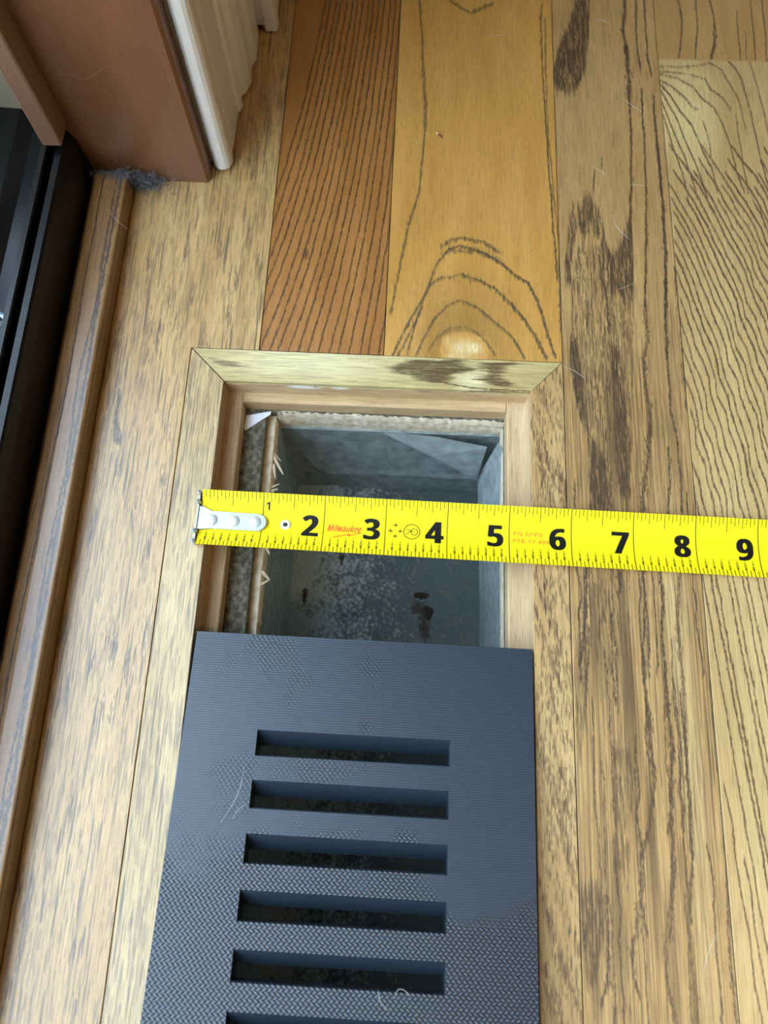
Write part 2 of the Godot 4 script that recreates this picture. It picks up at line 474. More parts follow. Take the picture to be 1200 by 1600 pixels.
const PATCHES_P4 := [
	[1.5, 0.8, [85.4, -378.8, 92.8, -379.1, 91.5, -352.4, 88.7, -330.1, 85.4, -322.4, 82.7, -316.5, 77.2, -317.1, 72.7, -319.4, 72.3, -331.1, 77.5, -351, 82.6, -365.2]],
	[1, 0.75, [79.2, -248.6, 82.8, -246.2, 87.7, -254.5, 90.6, -249.1, 93.5, -239.4, 95.5, -222.6, 97.7, -218.2, 97.2, -195.8, 94.3, -209.3, 92.1, -226.7, 88.4, -233.7, 83.8, -229.9, 81.9, -237, 78.9, -219.1, 77.6, -205.2, 73.9, -201.6, 76.8, -229.6]],
	[1.3, 0.75, [95.5, -222.6, 98.3, -219.2, 101.1, -226.4, 105.3, -238.1, 107.5, -245.4, 107.3, -220.3, 106, -196.2, 102.3, -192.7, 99, -202.7, 95.7, -195.8]],
	[0.5, 0.6, [77.9, -205.2, 82.1, -226.3, 92.7, -226.8, 95.7, -195.8, 106, -196.2, 104.3, -166.6, 99, -94.6, 82.2, -95.3, 82.4, -128.6, 77.8, -140.5, 76.6, -165.4]],
	[1.2, 0.75, [77, -178.4, 79.4, -172, 81.4, -146.8, 81.9, -137.6, 79, -136, 77.3, -149.7, 75.8, -165.4]],
	[1.3, 0.8, [84.2, -125.7, 88.1, -119.9, 91.7, -109.9, 91.7, -94.3, 82.1, -93.9, 82.6, -105.2]],
	[1.2, 0.75, [94.6, -172.6, 98.6, -166.4, 99.6, -141.4, 100.5, -123.4, 99.4, -103.1, 95.1, -97.2, 93.9, -117.3, 94, -141.2]],
	[0.6, 0.45, [79.9, -69.2, 97.6, -69.9, 96, -41.3, 84, -25.9, 80.8, -40.6]],
	[0.6, 0.5, [86.7, -4.4, 93.9, -2.4, 94, 18.1, 89.6, 33.7, 86.8, 29.5, 85.8, 14]],
	[0.6, 0.5, [85, 31.7, 92.1, 31.4, 90.9, 48.5, 87.5, 52.8, 85.6, 44.5]],
	[1.1, 0.75, [72.6, 50.9, 77.3, 48, 81.8, 51, 81.3, 63.3, 77.2, 79.4, 74.5, 79.5, 73.5, 65.7]],
	[0.6, 0.5, [83.7, 83, 89.3, 81.8, 89.9, 90.4, 82.2, 90.7]],
	[0.6, 0.5, [74.5, -40.4, 78.2, -38, 77.4, -15.9, 74.1, 7.7, 73.3, -10.9]],
]

# ---------------------------------------------------------------- nodes
func tag(o: Node, label: String, category := "", group := "", kind := "") -> Node:
	o.set_meta("label", label)
	if category:
		o.set_meta("category", category)
	if group:
		o.set_meta("group", group)
	if kind:
		o.set_meta("kind", kind)
	return o


func thing(called: String, at: Vector3, label: String, category := "", group := "", kind := "") -> Node3D:
	var o := Node3D.new()
	o.name = called
	o.position = at * MM
	add_child(o, true)
	tag(o, label, category, group, kind)
	return o


func build(mb: MB, called: String, m: Material, parent: Node = self, base := Vector3.ZERO, smooth := false) -> MeshInstance3D:
	var o := MeshInstance3D.new()
	o.name = called
	o.mesh = mb.mesh(base, smooth)
	o.mesh.surface_set_material(0, m)
	if parent == self:
		o.position = base * MM
	parent.add_child(o, true)
	return o


func plain(c: Color, rough: float, metal := 0.0) -> StandardMaterial3D:
	var m := StandardMaterial3D.new()
	m.albedo_color = c
	m.roughness = rough
	m.metallic = metal
	return m


func tex(im: Image) -> ImageTexture:
	return ImageTexture.create_from_image(im)


func wooden(pics: Array, rough: float, relief := 0.012) -> StandardMaterial3D:
	var m := StandardMaterial3D.new()
	m.albedo_texture = tex(pics[0])
	m.roughness = rough
	m.heightmap_enabled = true
	m.heightmap_texture = tex(pics[1])
	m.heightmap_scale = relief
	m.clearcoat_enabled = rough < 0.6
	m.clearcoat = 0.7
	m.clearcoat_roughness = 0.3
	return m


# blotched colour for metal, dust, raw wood: noise between two colours
func blotched(w: int, h: int, c0: Color, c1: Color, freq: float, sd: int, stretch := 1, power := 1.0) -> Image:
	var nz := FastNoiseLite.new()
	nz.seed = sd
	nz.frequency = freq
	nz.fractal_octaves = 4
	var f := nz.get_image(w, maxi(4, h / stretch))
	if stretch > 1:
		f.resize(w, h, Image.INTERPOLATE_BILINEAR)
	var b := f.get_data()
	var out := PackedByteArray()
	out.resize(w * h * 3)
	for i in w * h:
		var c := c0.lerp(c1, pow(b[i] / 255.0, power))
		out[i * 3] = int(c.r * 255.0)
		out[i * 3 + 1] = int(c.g * 255.0)
		out[i * 3 + 2] = int(c.b * 255.0)
	return Image.create_from_data(w, h, false, Image.FORMAT_RGB8, out)


func rgb(r: int, g: int, b: int) -> Color:
	return Color(r / 255.0, g / 255.0, b / 255.0)


# a board of wood: outline in plan, laid so that its texture spans the given rectangle
func plank(poly: PackedVector2Array, y0: float, y1: float, wd: Wood, m: Material, parent: Node, along_x := false, called := "plank", ch := 0.12) -> MeshInstance3D:
	var mb := MB.new()
	if along_x:
		mb.uo = Vector3(wd.l0, 0, wd.a0)
		mb.ua = Vector3(0, 0, wd.s / wd.w)
		mb.va = Vector3(wd.s / wd.h, 0, 0)
	else:
		mb.uo = Vector3(wd.a0, 0, wd.l0)
		mb.ua = Vector3(wd.s / wd.w, 0, 0)
		mb.va = Vector3(0, 0, wd.s / wd.h)
	mb.prism(poly, y0, y1, ch)
	return build(mb, called, m, parent)


func rect(x0: float, z0: float, x1: float, z1: float) -> PackedVector2Array:
	return PackedVector2Array([Vector2(x0, z0), Vector2(x1, z0), Vector2(x1, z1), Vector2(x0, z1)])


func pts3(list: Array) -> Array:
	var o := []
	for i in range(0, list.size(), 3):
		o.append(Vector3(list[i], list[i + 1], list[i + 2]))
	return o


# ---------------------------------------------------------------- the scene
func _ready() -> void:
	rng.seed = 41
	# camera
	var cam := Camera3D.new()
	cam.name = "camera"
	cam.position = Vector3(0, 294, 0) * MM
	cam.rotation = Vector3(deg_to_rad(-72.94), deg_to_rad(2.48), 0)
	var lens := CameraAttributesPhysical.new()
	lens.frustum_focal_length = 4.6
	lens.exposure_aperture = 1.75
	lens.frustum_focus_distance = 0.300
	lens.frustum_near = 0.01
	cam.attributes = lens
	cam.near = 0.01
	cam.far = 60.0
	cam.fov = rad_to_deg(2.0 * atan(800.0 / 1150.0))
	add_child(cam)
	cam.current = true
	# sky: an overcast day outside the glass door
	var env := Environment.new()
	env.background_mode = Environment.BG_SKY
	env.tonemap_mode = Environment.TONE_MAPPER_LINEAR
	env.tonemap_exposure = 9.0
	env.sdfgi_enabled = true
	env.ssao_enabled = true
	env.ssil_enabled = true
	var sky_m := ProceduralSkyMaterial.new()
	sky_m.sky_top_color = Color(0.78, 0.88, 0.98)
	sky_m.sky_horizon_color = Color(0.9, 0.95, 1.0)
	sky_m.ground_horizon_color = Color(0.55, 0.56, 0.52)
	sky_m.ground_bottom_color = Color(0.4, 0.4, 0.36)
	sky_m.sky_energy_multiplier = 1.0
	env.sky = Sky.new()
	env.sky.sky_material = sky_m
	var we := WorldEnvironment.new()
	we.name = "world_environment"
	we.environment = env
	add_child(we)
	lamp()
	materials()
	room()
	door()
	floor_boards()
	vent_frame()
	duct()
	register_cover()
	tape()
	small_things()


# added warm fill light: an unseen ceiling lamp behind the camera
func lamp() -> void:
	var o := thing("added_ceiling_lamp", Vector3(1250, 2400, 700), "added unseen white ceiling lamp with a warm glowing dome, a weak fill over the oak floor", "lamp")
	var b := MB.new()
	b.lathe(Vector3(1250, 2400, 700), [Vector2(0, -12), Vector2(190, -12), Vector2(190, 0), Vector2(0, 0)], 40)
	build(b, "base", plain(rgb(230, 228, 222), 0.5), o, Vector3(1250, 2400, 700))
	var g := MB.new()
	var prof := []
	for i in 9:
		var an := PI * 0.5 * i / 8.0
		prof.append(Vector2(170.0 * sin(an), -12.0 - 70.0 * cos(an)))
	g.lathe(Vector3(1250, 2400, 700), prof, 40)
	var gm := plain(rgb(250, 240, 220), 0.4)
	gm.emission_enabled = true
	gm.emission = Color(1.0, 0.86, 0.66)
	gm.emission_energy_multiplier = 0.15
	build(g, "lamp_shade", gm, o, Vector3(1250, 2400, 700), true)
	var l := OmniLight3D.new()
	l.name = "added_ceiling_lamp_light"
	l.position = Vector3(1250, 2290, 700) * MM
	l.light_color = Color(1.0, 0.86, 0.66)
	l.light_energy = 0.06
	l.light_size = 0.1
	l.omni_range = 8.0
	l.omni_attenuation = 2.0
	l.shadow_enabled = true
	add_child(l)


func materials() -> void:
	mats.paint = plain(rgb(226, 220, 208), 0.3)
	mats.wall = plain(rgb(150, 140, 122), 0.8)
	mats.ceiling = plain(rgb(196, 190, 178), 0.85)
	mats.black = plain(rgb(9, 9, 9), 0.34, 0.0)
	mats.black.metallic_specular = 0.4
	mats.groove = plain(rgb(8, 9, 11), 0.7)
	mats.beige = plain(rgb(150, 134, 108), 0.7)


func room() -> void:
	var w := MB.new()
	# wall in which the glass door stands: the piece beyond the jamb, the piece past the door, the header
	w.box(Vector3(-300, -140, -2200), Vector3(-105, 2400, -330))
	w.box(Vector3(-166, -140, -330), Vector3(-105, 2400, -262))
	w.box(Vector3(-300, -140, 1650), Vector3(-105, 2400, 2400))
	w.box(Vector3(-300, 2080, -262), Vector3(-105, 2400, 1650))
	w.box(Vector3(-300, -140, -262), Vector3(-196, -20, 1650))
	tag(build(w, "wall_left", mats.wall), "plain tan wall around the glass door opening beside the oak floor", "wall", "", "structure")
	w = MB.new()
	w.box(Vector3(-300, -140, -2300), Vector3(2500, 2400, -2200))
	tag(build(w, "wall_back", mats.wall), "plain tan wall at the far end of the oak floor", "wall", "", "structure")
	w = MB.new()
	w.box(Vector3(-300, -140, 2400), Vector3(2500, 2400, 2500))
	tag(build(w, "wall_front", mats.wall), "plain tan wall behind the place the picture is taken from", "wall", "", "structure")
	w = MB.new()
	w.box(Vector3(2400, -140, -2200), Vector3(2500, 2400, 2400))
	tag(build(w, "wall_right", mats.wall), "plain tan wall opposite the glass door", "wall", "", "structure")
	w = MB.new()
	w.box(Vector3(-300, 2400, -2300), Vector3(2500, 2500, 2500))
	tag(build(w, "ceiling", mats.ceiling), "plain white ceiling over the oak floor", "ceiling", "", "structure")
	# moulded white casing on the wall beside the jamb, cut a little above the floor
	w = MB.new()
	var prof := PackedVector2Array()
	for i in 9:
		var an := PI * (1.0 - i / 8.0)
		prof.append(Vector2(-89.6 + 4.6 * cos(an), -264.6 + 5.0 * sin(an)))
	for p in [[-85.1, -267], [-86.0, -271], [-85.5, -276], [-85.4, -294.5], [-84.2, -296], [-83.6, -299], [-85.0, -301.5], [-85.0, -305], [-82.5, -308], [-80.8, -314], [-81.4, -321], [-81.2, -325], [-79.6, -329], [-79.9, -338], [-80.2, -346.5], [-105, -346.5], [-105, -264.6]]:
		prof.append(Vector2(p[0], p[1]))
	w.prism(prof, 1.6, 2160.0, 0.0)
	tag(build(w, "trim_1", mats.paint), "white painted moulded door casing standing just above the floor beside the brown jamb", "casing", "", "structure")
	# painted baseboard beyond the casing, with a chipped lower corner
	w = MB.new()
	w.profile_x(PackedVector2Array([Vector2(-2200, 3), Vector2(-2200, 95), Vector2(-349.5, 95), Vector2(-349.5, 9), Vector2(-350.2, 3.4), Vector2(-352, 2)]), -105, -71.5)
	var chip := MB.new()
	chip.prism(PackedVector2Array([Vector2(-79, -353), Vector2(-76.5, -348.6), Vector2(-71.2, -348.9), Vector2(-70.2, -353)]), 1.2, 95, 0.0)
	var bb := build(w, "baseboard_left", mats.paint)
	tag(bb, "white painted baseboard behind the moulded door casing", "baseboard", "", "structure")
	build(chip, "end_chip", mats.paint, bb)


func door() -> void:
	var d := thing("door_1", Vector3(-150, 0, -253), "stained brown door jamb with a black sill track and a glass door", "door", "", "structure")
	var base := Vector3(-150, 0, -253)
	# jamb board, facing the camera; wood grain runs upright
	var wd := Wood.new(0, 0, 170, 500, 2.0, 7)
	wd.pores(900, 4, 22, 0.3, 0.8, 0.16)
	for i in 9:
		wd.tone(r(0, 170), r(0, 500), r(12, 30), r(50, 120), r(-0.22, 0.1))
	var brown := wooden(wd.finish(rgb(106, 64, 32), rgb(120, 76, 42), rgb(150, 98, 60), rgb(58, 32, 18), 0.12), 0.42, 0.004)
	var mb := MB.new()
	mb.ua = Vector3(1.0 / 170, 0, 0)
	mb.va = Vector3(0, 1.0 / 500, 0)
	mb.uo = Vector3(-250, 0, 0)
	mb.prism(PackedVector2Array([Vector2(-166, -253), Vector2(-96.4, -253), Vector2(-94.9, -254.6), Vector2(-94.9, -262), Vector2(-166, -262)]), 0.3, 2080)
	build(mb, "jamb_board", brown, d, base)
	mb = MB.new()
	mb.ua = Vector3(1.0 / 170, 0, 0)
	mb.va = Vector3(0, 1.0 / 500, 0)
	mb.uo = Vector3(-230, 0, 0)
	mb.prism(PackedVector2Array([Vector2(-160, -253), Vector2(-160, -241.6), Vector2(-159.4, -241), Vector2(-151.9, -241), Vector2(-151.3, -241.6), Vector2(-151.3, -253)]), 33.5, 2080)
	build(mb, "jamb_stop", wooden(wd.finish(rgb(128, 88, 60), rgb(142, 102, 74), rgb(160, 116, 86), rgb(80, 48, 30), 0.15), 0.5, 0.004), d, base)
	# pale outer frame beyond the stop
	mb = MB.new()
	mb.box(Vector3(-262, 0.0, -330), Vector3(-166, 2080, -286))
	# black sill: riser, two ridges and the channels beside them, drawn along the opening
	var s := MB.new()
	s.profile_z(PackedVector2Array([Vector2(-147.6, -19), Vector2(-150.6, 24), Vector2(-152.2, 29), Vector2(-153.0, 30), Vector2(-155.8, 30), Vector2(-156.6, 29), Vector2(-156.8, 20), Vector2(-158.4, 20), Vector2(-158.5, 31), Vector2(-159.1, 32), Vector2(-161.3, 32), Vector2(-161.9, 31), Vector2(-162.6, 6), Vector2(-184, 4), Vector2(-190, 8), Vector2(-250, 11), Vector2(-250, -19)]), -252.9, 1600)
	build(s, "sill", mats.black, d, base)
	s = MB.new()
	s.profile_z(PackedVector2Array([Vector2(-159, 6), Vector2(-184, 4), Vector2(-190, 8), Vector2(-250, 11), Vector2(-250, -19), Vector2(-159, -19)]), -286, -252.95)
	build(s, "sill_end", mats.black, d, base)
	build(mb, "outer_frame", mats.beige, d, base)
	# glass door panel out towards the weather
	s = MB.new()
	s.box(Vector3(-290, 11, -262), Vector3(-255, 90, 1650), 2)
	build(s, "bottom_rail", mats.black, d, base)
	s = MB.new()
	s.box(Vector3(-290, 2020, -262), Vector3(-255, 2080, 1650))
	build(s, "top_rail", mats.black, d, base)
	for z in [1600, 660]:
		s = MB.new()
		s.box(Vector3(-288, 90, z), Vector3(-257, 2020, z + 45))
		build(s, "stile", mats.black, d, base)
	var glass := plain(Color(0.9, 0.97, 0.95, 0.06), 0.02)
	glass.transparency = BaseMaterial3D.TRANSPARENCY_ALPHA
	for z in [[-262, 660], [705, 1600]]:
		s = MB.new()
		s.quad(Vector3(-272, 90, z[0]), Vector3(-272, 90, z[1]), Vector3(-272, 2020, z[1]), Vector3(-272, 2020, z[0]), Vector3.RIGHT)
		build(s, "pane", glass, d, base)


func r(a: float, b: float) -> float:
	return rng.randf_range(a, b)


func floor_boards() -> void:
	var f := thing("floor", Vector3.ZERO, "oak strip floor of mixed width planks with dark open grain", "floor", "", "structure")
	var dark := rgb(84, 62, 42)
	# the wide plank beside the door, cut round the vent
	var wd := Wood.new(-131, -400, -63, 112, 4.0, 11)
	wd.pores(6000, 2, 10, 0.14, 0.32, 0.6)
	wd.pores(620, 5, 26, 0.25, 0.65, 0.72)
	wd.pores(150, 10, 45, 0.4, 1.1, 0.5)
	for i in 80:
		var a := r(-131, -63)
		var l := r(-390, 110)
		for k in 14:
			wd.stroke(a + wd.r.randfn() * 0.9, l + wd.r.randfn() * 4.0, r(2, 8), r(0.25, 0.5), 0.5)
	for k in 5:
		wd.line([-121.5 - k * 0.3, -138, -122.5 + k * 0.2, -128, -121.8 + k * 0.8, -119, -119.4 + k * 0.2, -116], 0.7, 0.45, 0.6)
	var m1 := wooden(wd.finish(rgb(176, 138, 83), rgb(194, 158, 103), rgb(205, 178, 130), rgb(78, 64, 46), 0.24), 0.38)
	plank(PackedVector2Array([Vector2(-130.8, -400), Vector2(-63.2, -400), Vector2(-63.2, -163.7), Vector2(-93.7, -163.7), Vector2(-93.7, 112), Vector2(-130.8, 112)]), -19, 0, wd, m1, f)
	# orange brown plank with close slanting rings
	wd = Wood.new(-63, -400, -7.2, -163.2, 4.0, 12)
	wd.pores(1500, 1, 5, 0.15, 0.3, 0.3)
	for i in 19:
		var xb := -86.0 + i * 4.5 + r(-0.5, 0.5)
		var sl := 0.30 - clampf((xb + 63.0) / 56.0, -0.4, 1.0) * 0.20
		var p := []
		for j in 13:
			var t := j * 20.0
			p.append(xb + sl * 125.0 * (1.0 - exp(-t / 125.0)) + r(-0.25, 0.25))
			p.append(-163.0 - t)
		wd.line(p, r(0.5, 0.85), r(0.55, 0.75), 0.6)
	wd.tone(-46, -215, 1.8, 4, -0.4)
	var m2 := wooden(wd.finish(rgb(152, 100, 46), rgb(170, 118, 62), rgb(190, 140, 90), rgb(72, 48, 26), 0.16), 0.4)
	plank(rect(-62.8, -400, -7.4, -163.7), -19, 0, wd, m2, f)
	# golden plank with cathedral rings
	wd = Wood.new(-7.2, -400, 72.7, -163.2, 4.0, 13)
	wd.pores(2600, 1.5, 6, 0.15, 0.28, 0.3)
	wd.tone(28, -166, 34, 52, -0.10)
	wd.tone(28, -170, 22, 26, -0.08)
	wd.tone(28.5, -167.6, 12, 10, 0.55)
	for i in 26:
		wd.tone(28.5 + wd.r.randfn() * 4.2, -167.0 + wd.r.randfn() * 3.2, r(1.5, 4.0), r(2, 4.0), 0.16)
	for i in 60:
		wd.stroke(28.5 + wd.r.randfn() * 4.0, -167 + wd.r.randfn() * 3.0, r(0.8, 2), 0.25, 0.22)
	wd.lines(LINES_P3)
	for i in 150:
		var fx := r(17, 46)
		var fz := -218.5 + pow((fx - 28.0) / 17.0, 2.0) * 4.5
		wd.stroke(fx, fz - absf(wd.r.randfn()) * 2.2 - 1.0, r(1.2, 3), r(0.2, 0.36), r(0.3, 0.6))
	var m3 := wooden(wd.finish(rgb(188, 138, 64), rgb(204, 154, 80), rgb(226, 200, 144), rgb(74, 60, 42), 0.14), 0.4)
	plank(rect(-7.0, -400, 72.5, -163.4), -19, 0, wd, m3, f)
	# streaky plank
	wd = Wood.new(72.7, -396, 126.5, 116, 4.0, 14)
	wd.pores(3000, 3, 14, 0.15, 0.32, 0.34)
	for i in 900:
		wd.stroke(r(72, 127), r(-200, 116), r(12, 70), r(0.14, 0.34), r(0.15, 0.55))
	for i in 60:
		wd.tone(r(76, 122), r(-200, 116), r(0.8, 2.4), r(12, 50), r(-0.22, 0.12))
	for q in PATCHES_P4:
		wd.patch(q[2], q[0] * 1.25, q[1])
	wd.lines(LINES_P4.map(func(f): return [f[0] * 1.2, minf(0.92, f[1] * 1.15), f[2], f[3]]))
	for i in 20:
		var lx := r(76, 124)
		var lz := r(-110, 60)
		var p := []
		for j in 9:
			p.append(lx + wd.wig.get_noise_1d(j * 4.0 + i * 37.0) * 2.2)
			p.append(lz + j * r(6.0, 11.0))
		for j in range(3, p.size(), 2):
			p[j] = maxf(p[j], p[j - 2] + 2.0)
		wd.line(p, r(0.35, 1.0), r(0.4, 0.65), 0.45)
	for q in [[94, -20, 3.0, 60], [100, 40, 2.4, 40], [86, 60, 2.6, 34], [112, 60, 2.0, 50], [82, -40, 2.0, 30]]:
		wd.tone(q[0], q[1], q[2], q[3], -0.3)
	wd.tone(116, 10, 6, 150, 0.4)
	wd.tone(112, -60, 6, 50, 0.3)
	var m4 := wooden(wd.finish(rgb(170, 132, 80), rgb(186, 149, 95), rgb(206, 182, 128), rgb(70, 54, 38), 0.2), 0.4)
	plank(rect(72.9, -396, 126.3, 116), -19, 0, wd, m4, f)
	# pale plank whose rings fan out from its end
	wd = Wood.new(126.5, -340.6, 203, 171, 4.0, 15)
	wd.pores(2600, 2, 9, 0.15, 0.3, 0.3)
	wd.lines(LINES_P5)
	for i in 46:
		var x0 := 78.0 + i * 3.1 + r(-0.6, 0.6)
		var wdt := r(0.4, 1.0)
		var k0 := r(0.55, 0.85)
		var p := []
		for j in 44:
			var z := -286.0 + (j + (i * 7) % 5) * 8.0 * (1.0 if j < 24 else 1.55)
			var t := z + 262.0
			var x := x0 + 36.0 * (1.0 - exp(-t / 95.0)) + t * 0.062 + wd.wig.get_noise_1d(z * 0.4 + i * 2.0) * 2.0
			if x > 126.0:
				p.append(x)
				p.append(z)
		if p.size() > 3:
			wd.line(p, wdt, k0, 0.35)
	wd.tone(138, -305, 20, 42, 0.8)
	wd.tone(150, -60, 26, 240, 0.3)
	var m5 := wooden(wd.finish(rgb(180, 146, 92), rgb(194, 161, 107), rgb(220, 198, 136), rgb(88, 66, 44), 0.2), 0.4)
	plank(rect(126.7, -340.4, 202.8, 171), -19, 0, wd, m5, f)
	wd = Wood.new(126.5, -440, 203, -340.8, 4.0, 16)
	wd.pores(500, 1.5, 6, 0.15, 0.28, 0.3)
	wd.lines(LINES_P6)
	var m6 := wooden(wd.finish(rgb(172, 130, 76), rgb(184, 146, 90), rgb(205, 178, 122), rgb(74, 58, 40), 0.14), 0.4)
	plank(rect(126.7, -440, 202.8, -340.8), -19, 0, wd, m6, f)
	# the rest of the floor, three kinds of board
	var more := []
	for i in 3:
		wd = Wood.new(0, 0, 60, 600, 2.4, 30 + i)
		wd.pores(2600, 3, 14, 0.25, 0.5, 0.35)
		for k in 9 + i * 3:
			var x: float = r(0, 60)
			var p := []
			for j in 13:
				p.append(x + wd.wig.get_noise_1d(j * 3.0 + k * 40.0) * 6.0)
				p.append(j * 50.0)
			wd.line(p, r(0.6, 1.4), 0.55, 0.6)
		more.append([wd, wooden(wd.finish([rgb(178, 140, 88), rgb(168, 120, 70), rgb(186, 152, 98)][i], [rgb(190, 154, 104), rgb(182, 134, 84), rgb(196, 166, 112)][i], rgb(205, 178, 122), dark, 0.18), 0.4)])
	var spots := [[-130.8, -63.2, -700, -400.4], [-62.8, -7.4, -900, -400.4], [-7.0, 72.5, -800, -400.4], [72.9, 126.3, -1000, -396.4], [126.7, 202.8, -1100, -440.4],
		[-130.8, -93.7, 112.4, 174.4], [-130.8, -63.2, 174.8, 800], [-62.8, -7.4, 174.8, 950], [-7.0, 72.5, 174.8, 700], [72.9, 126.3, 116.4, 900], [126.7, 202.8, 171.4, 1000]]
	for i in 34:
		var xa := 203.0 + i * 64.6
		var cut := -500.0 + float((i * 377) % 900)
		spots.append([xa + 0.2, xa + 64.4, -1300, cut])
		spots.append([xa + 0.2, xa + 64.4, cut + 0.4, 1500])
	for i in spots.size():
		var q: Array = spots[i]
		var src: Array = more[i % 3]
		var board: Wood = src[0]
		var mb := MB.new()
		mb.uo = Vector3(q[0], 0, q[2] + i * 37.0)
		mb.ua = Vector3(1.0 / 80.0, 0, 0)
		mb.va = Vector3(0, 0, 1.0 / 600.0)
		mb.prism(rect(q[0], q[2], q[1], q[3]), -19, 0, 0.12, false)
		build(mb, "plank", src[1], f)
	# subfloor of two layers with the hole cut through
	var dusty := StandardMaterial3D.new()
	dusty.albedo_texture = tex(blotched(256, 256, rgb(58, 52, 40), rgb(150, 146, 126), 0.06, 3))
	dusty.roughness = 0.95
	dusty.uv1_triplanar = true
	dusty.uv1_scale = Vector3(16, 16, 16)
	var raw := StandardMaterial3D.new()
	raw.albedo_texture = tex(blotched(256, 256, rgb(196, 172, 134), rgb(248, 238, 214), 0.05, 4))
	raw.roughness = 0.9
	raw.uv1_triplanar = true
	raw.uv1_scale = Vector3(14, 30, 14)
	mats.raw_edge = raw
	for q in [[-600, -2200, -60.6, 2400], [49.6, -2200, 2400, 2400], [-60.6, -2200, 49.6, -142.4], [-60.6, 155, 49.6, 2400]]:
		var mb := MB.new()
		mb.box(Vector3(maxf(q[0], -196), -24, q[1]), Vector3(q[2], -19.2, q[3]), 0.4)
		build(mb, "particle_board", dusty, f)
	for q in [[-196, -2200, -56.8, 2400], [49.6, -2200, 2400, 2400], [-56.8, -2200, 49.6, -142.2], [-56.8, 155, 49.6, 2400]]:
		var mb := MB.new()
		mb.box(Vector3(q[0], -34, q[1]), Vector3(q[2], -24.2, q[3]), 0.3)
		build(mb, "plywood_sheet", raw, f)
	# torn, splintered edge of the plywood at the left and the far side
	torn(f, Vector3(-57.0, 0, -141), Vector3(-56.6, 0, 150), Vector3.RIGHT, -24.6, -32, 1.3, 150, "torn_edge", raw)
	torn(f, Vector3(-56, 0, -142.4), Vector3(49.4, 0, -141.6), Vector3.BACK, -18.6, -33, 1.0, 110, "torn_edge", raw)
	var sp := MB.new()
	for q in [[-56.5, -25.5, -122.5, -51.6, -27, -114.4, 0.8], [-57, -26, -124.5, -53.2, -27, -121, 0.5], [-56.6, -26, -119, -55, -26.5, -112, 0.9], [-56.6, -26, -107.5, -52.9, -27, -110, 0.55], [-56.8, -26, -105.5, -53.2, -26, -107.2, 0.7], [-56.8, -25, -68, -53.5, -26, -64.5, 0.9], [-56.8, -25, -62, -53.0, -26, -65.0, 0.7], [-56.8, -25.5, -80, -54.4, -26, -76, 0.8]]:
		var a := Vector3(q[0], q[1], q[2])
		var b := Vector3(q[3], q[4], q[5])
		sp.tube([a, a.lerp(b, 0.4) + Vector3(0, 0.3, 0), a.lerp(b, 0.8), b], [q[6], q[6] * 0.9, q[6] * 0.6, 0.12], 6)
	build(sp, "splinters", raw, f)


# an edge strip with a ragged face
func torn(parent: Node, a: Vector3, b: Vector3, n: Vector3, y0: float, y1: float, amp: float, steps: int, called: String, m: Material) -> void:
	var nz := FastNoiseLite.new()
	nz.seed = 5
	nz.frequency = 0.35
	var mb := MB.new()
	var rows := 7
	var grid := []
	for i in steps + 1:
		var col := []
		var q := a.lerp(b, float(i) / steps)
		for j in rows:
			var y := lerpf(y0, y1, float(j) / (rows - 1))
			var out := (nz.get_noise_3d(q.x, y * 1.3, q.z) + 0.6 * nz.get_noise_3d(q.x * 3.0, y * 2.0, q.z * 3.0) + 0.45) * amp
			if j == 0:
				y += nz.get_noise_2d(q.x * 2.0, q.z * 2.0) * 1.2 * amp
				out -= amp * 0.7
			if j == rows - 1:
				out = -0.5
			col.append(Vector3(q.x, y, q.z) + n * out)
		grid.append(col)
	for i in steps:
		for j in rows - 1:
			mb.quad(grid[i][j], grid[i + 1][j], grid[i + 1][j + 1], grid[i][j + 1], n + Vector3.UP * 0.3)
	build(mb, called, m, parent, Vector3.ZERO, true)


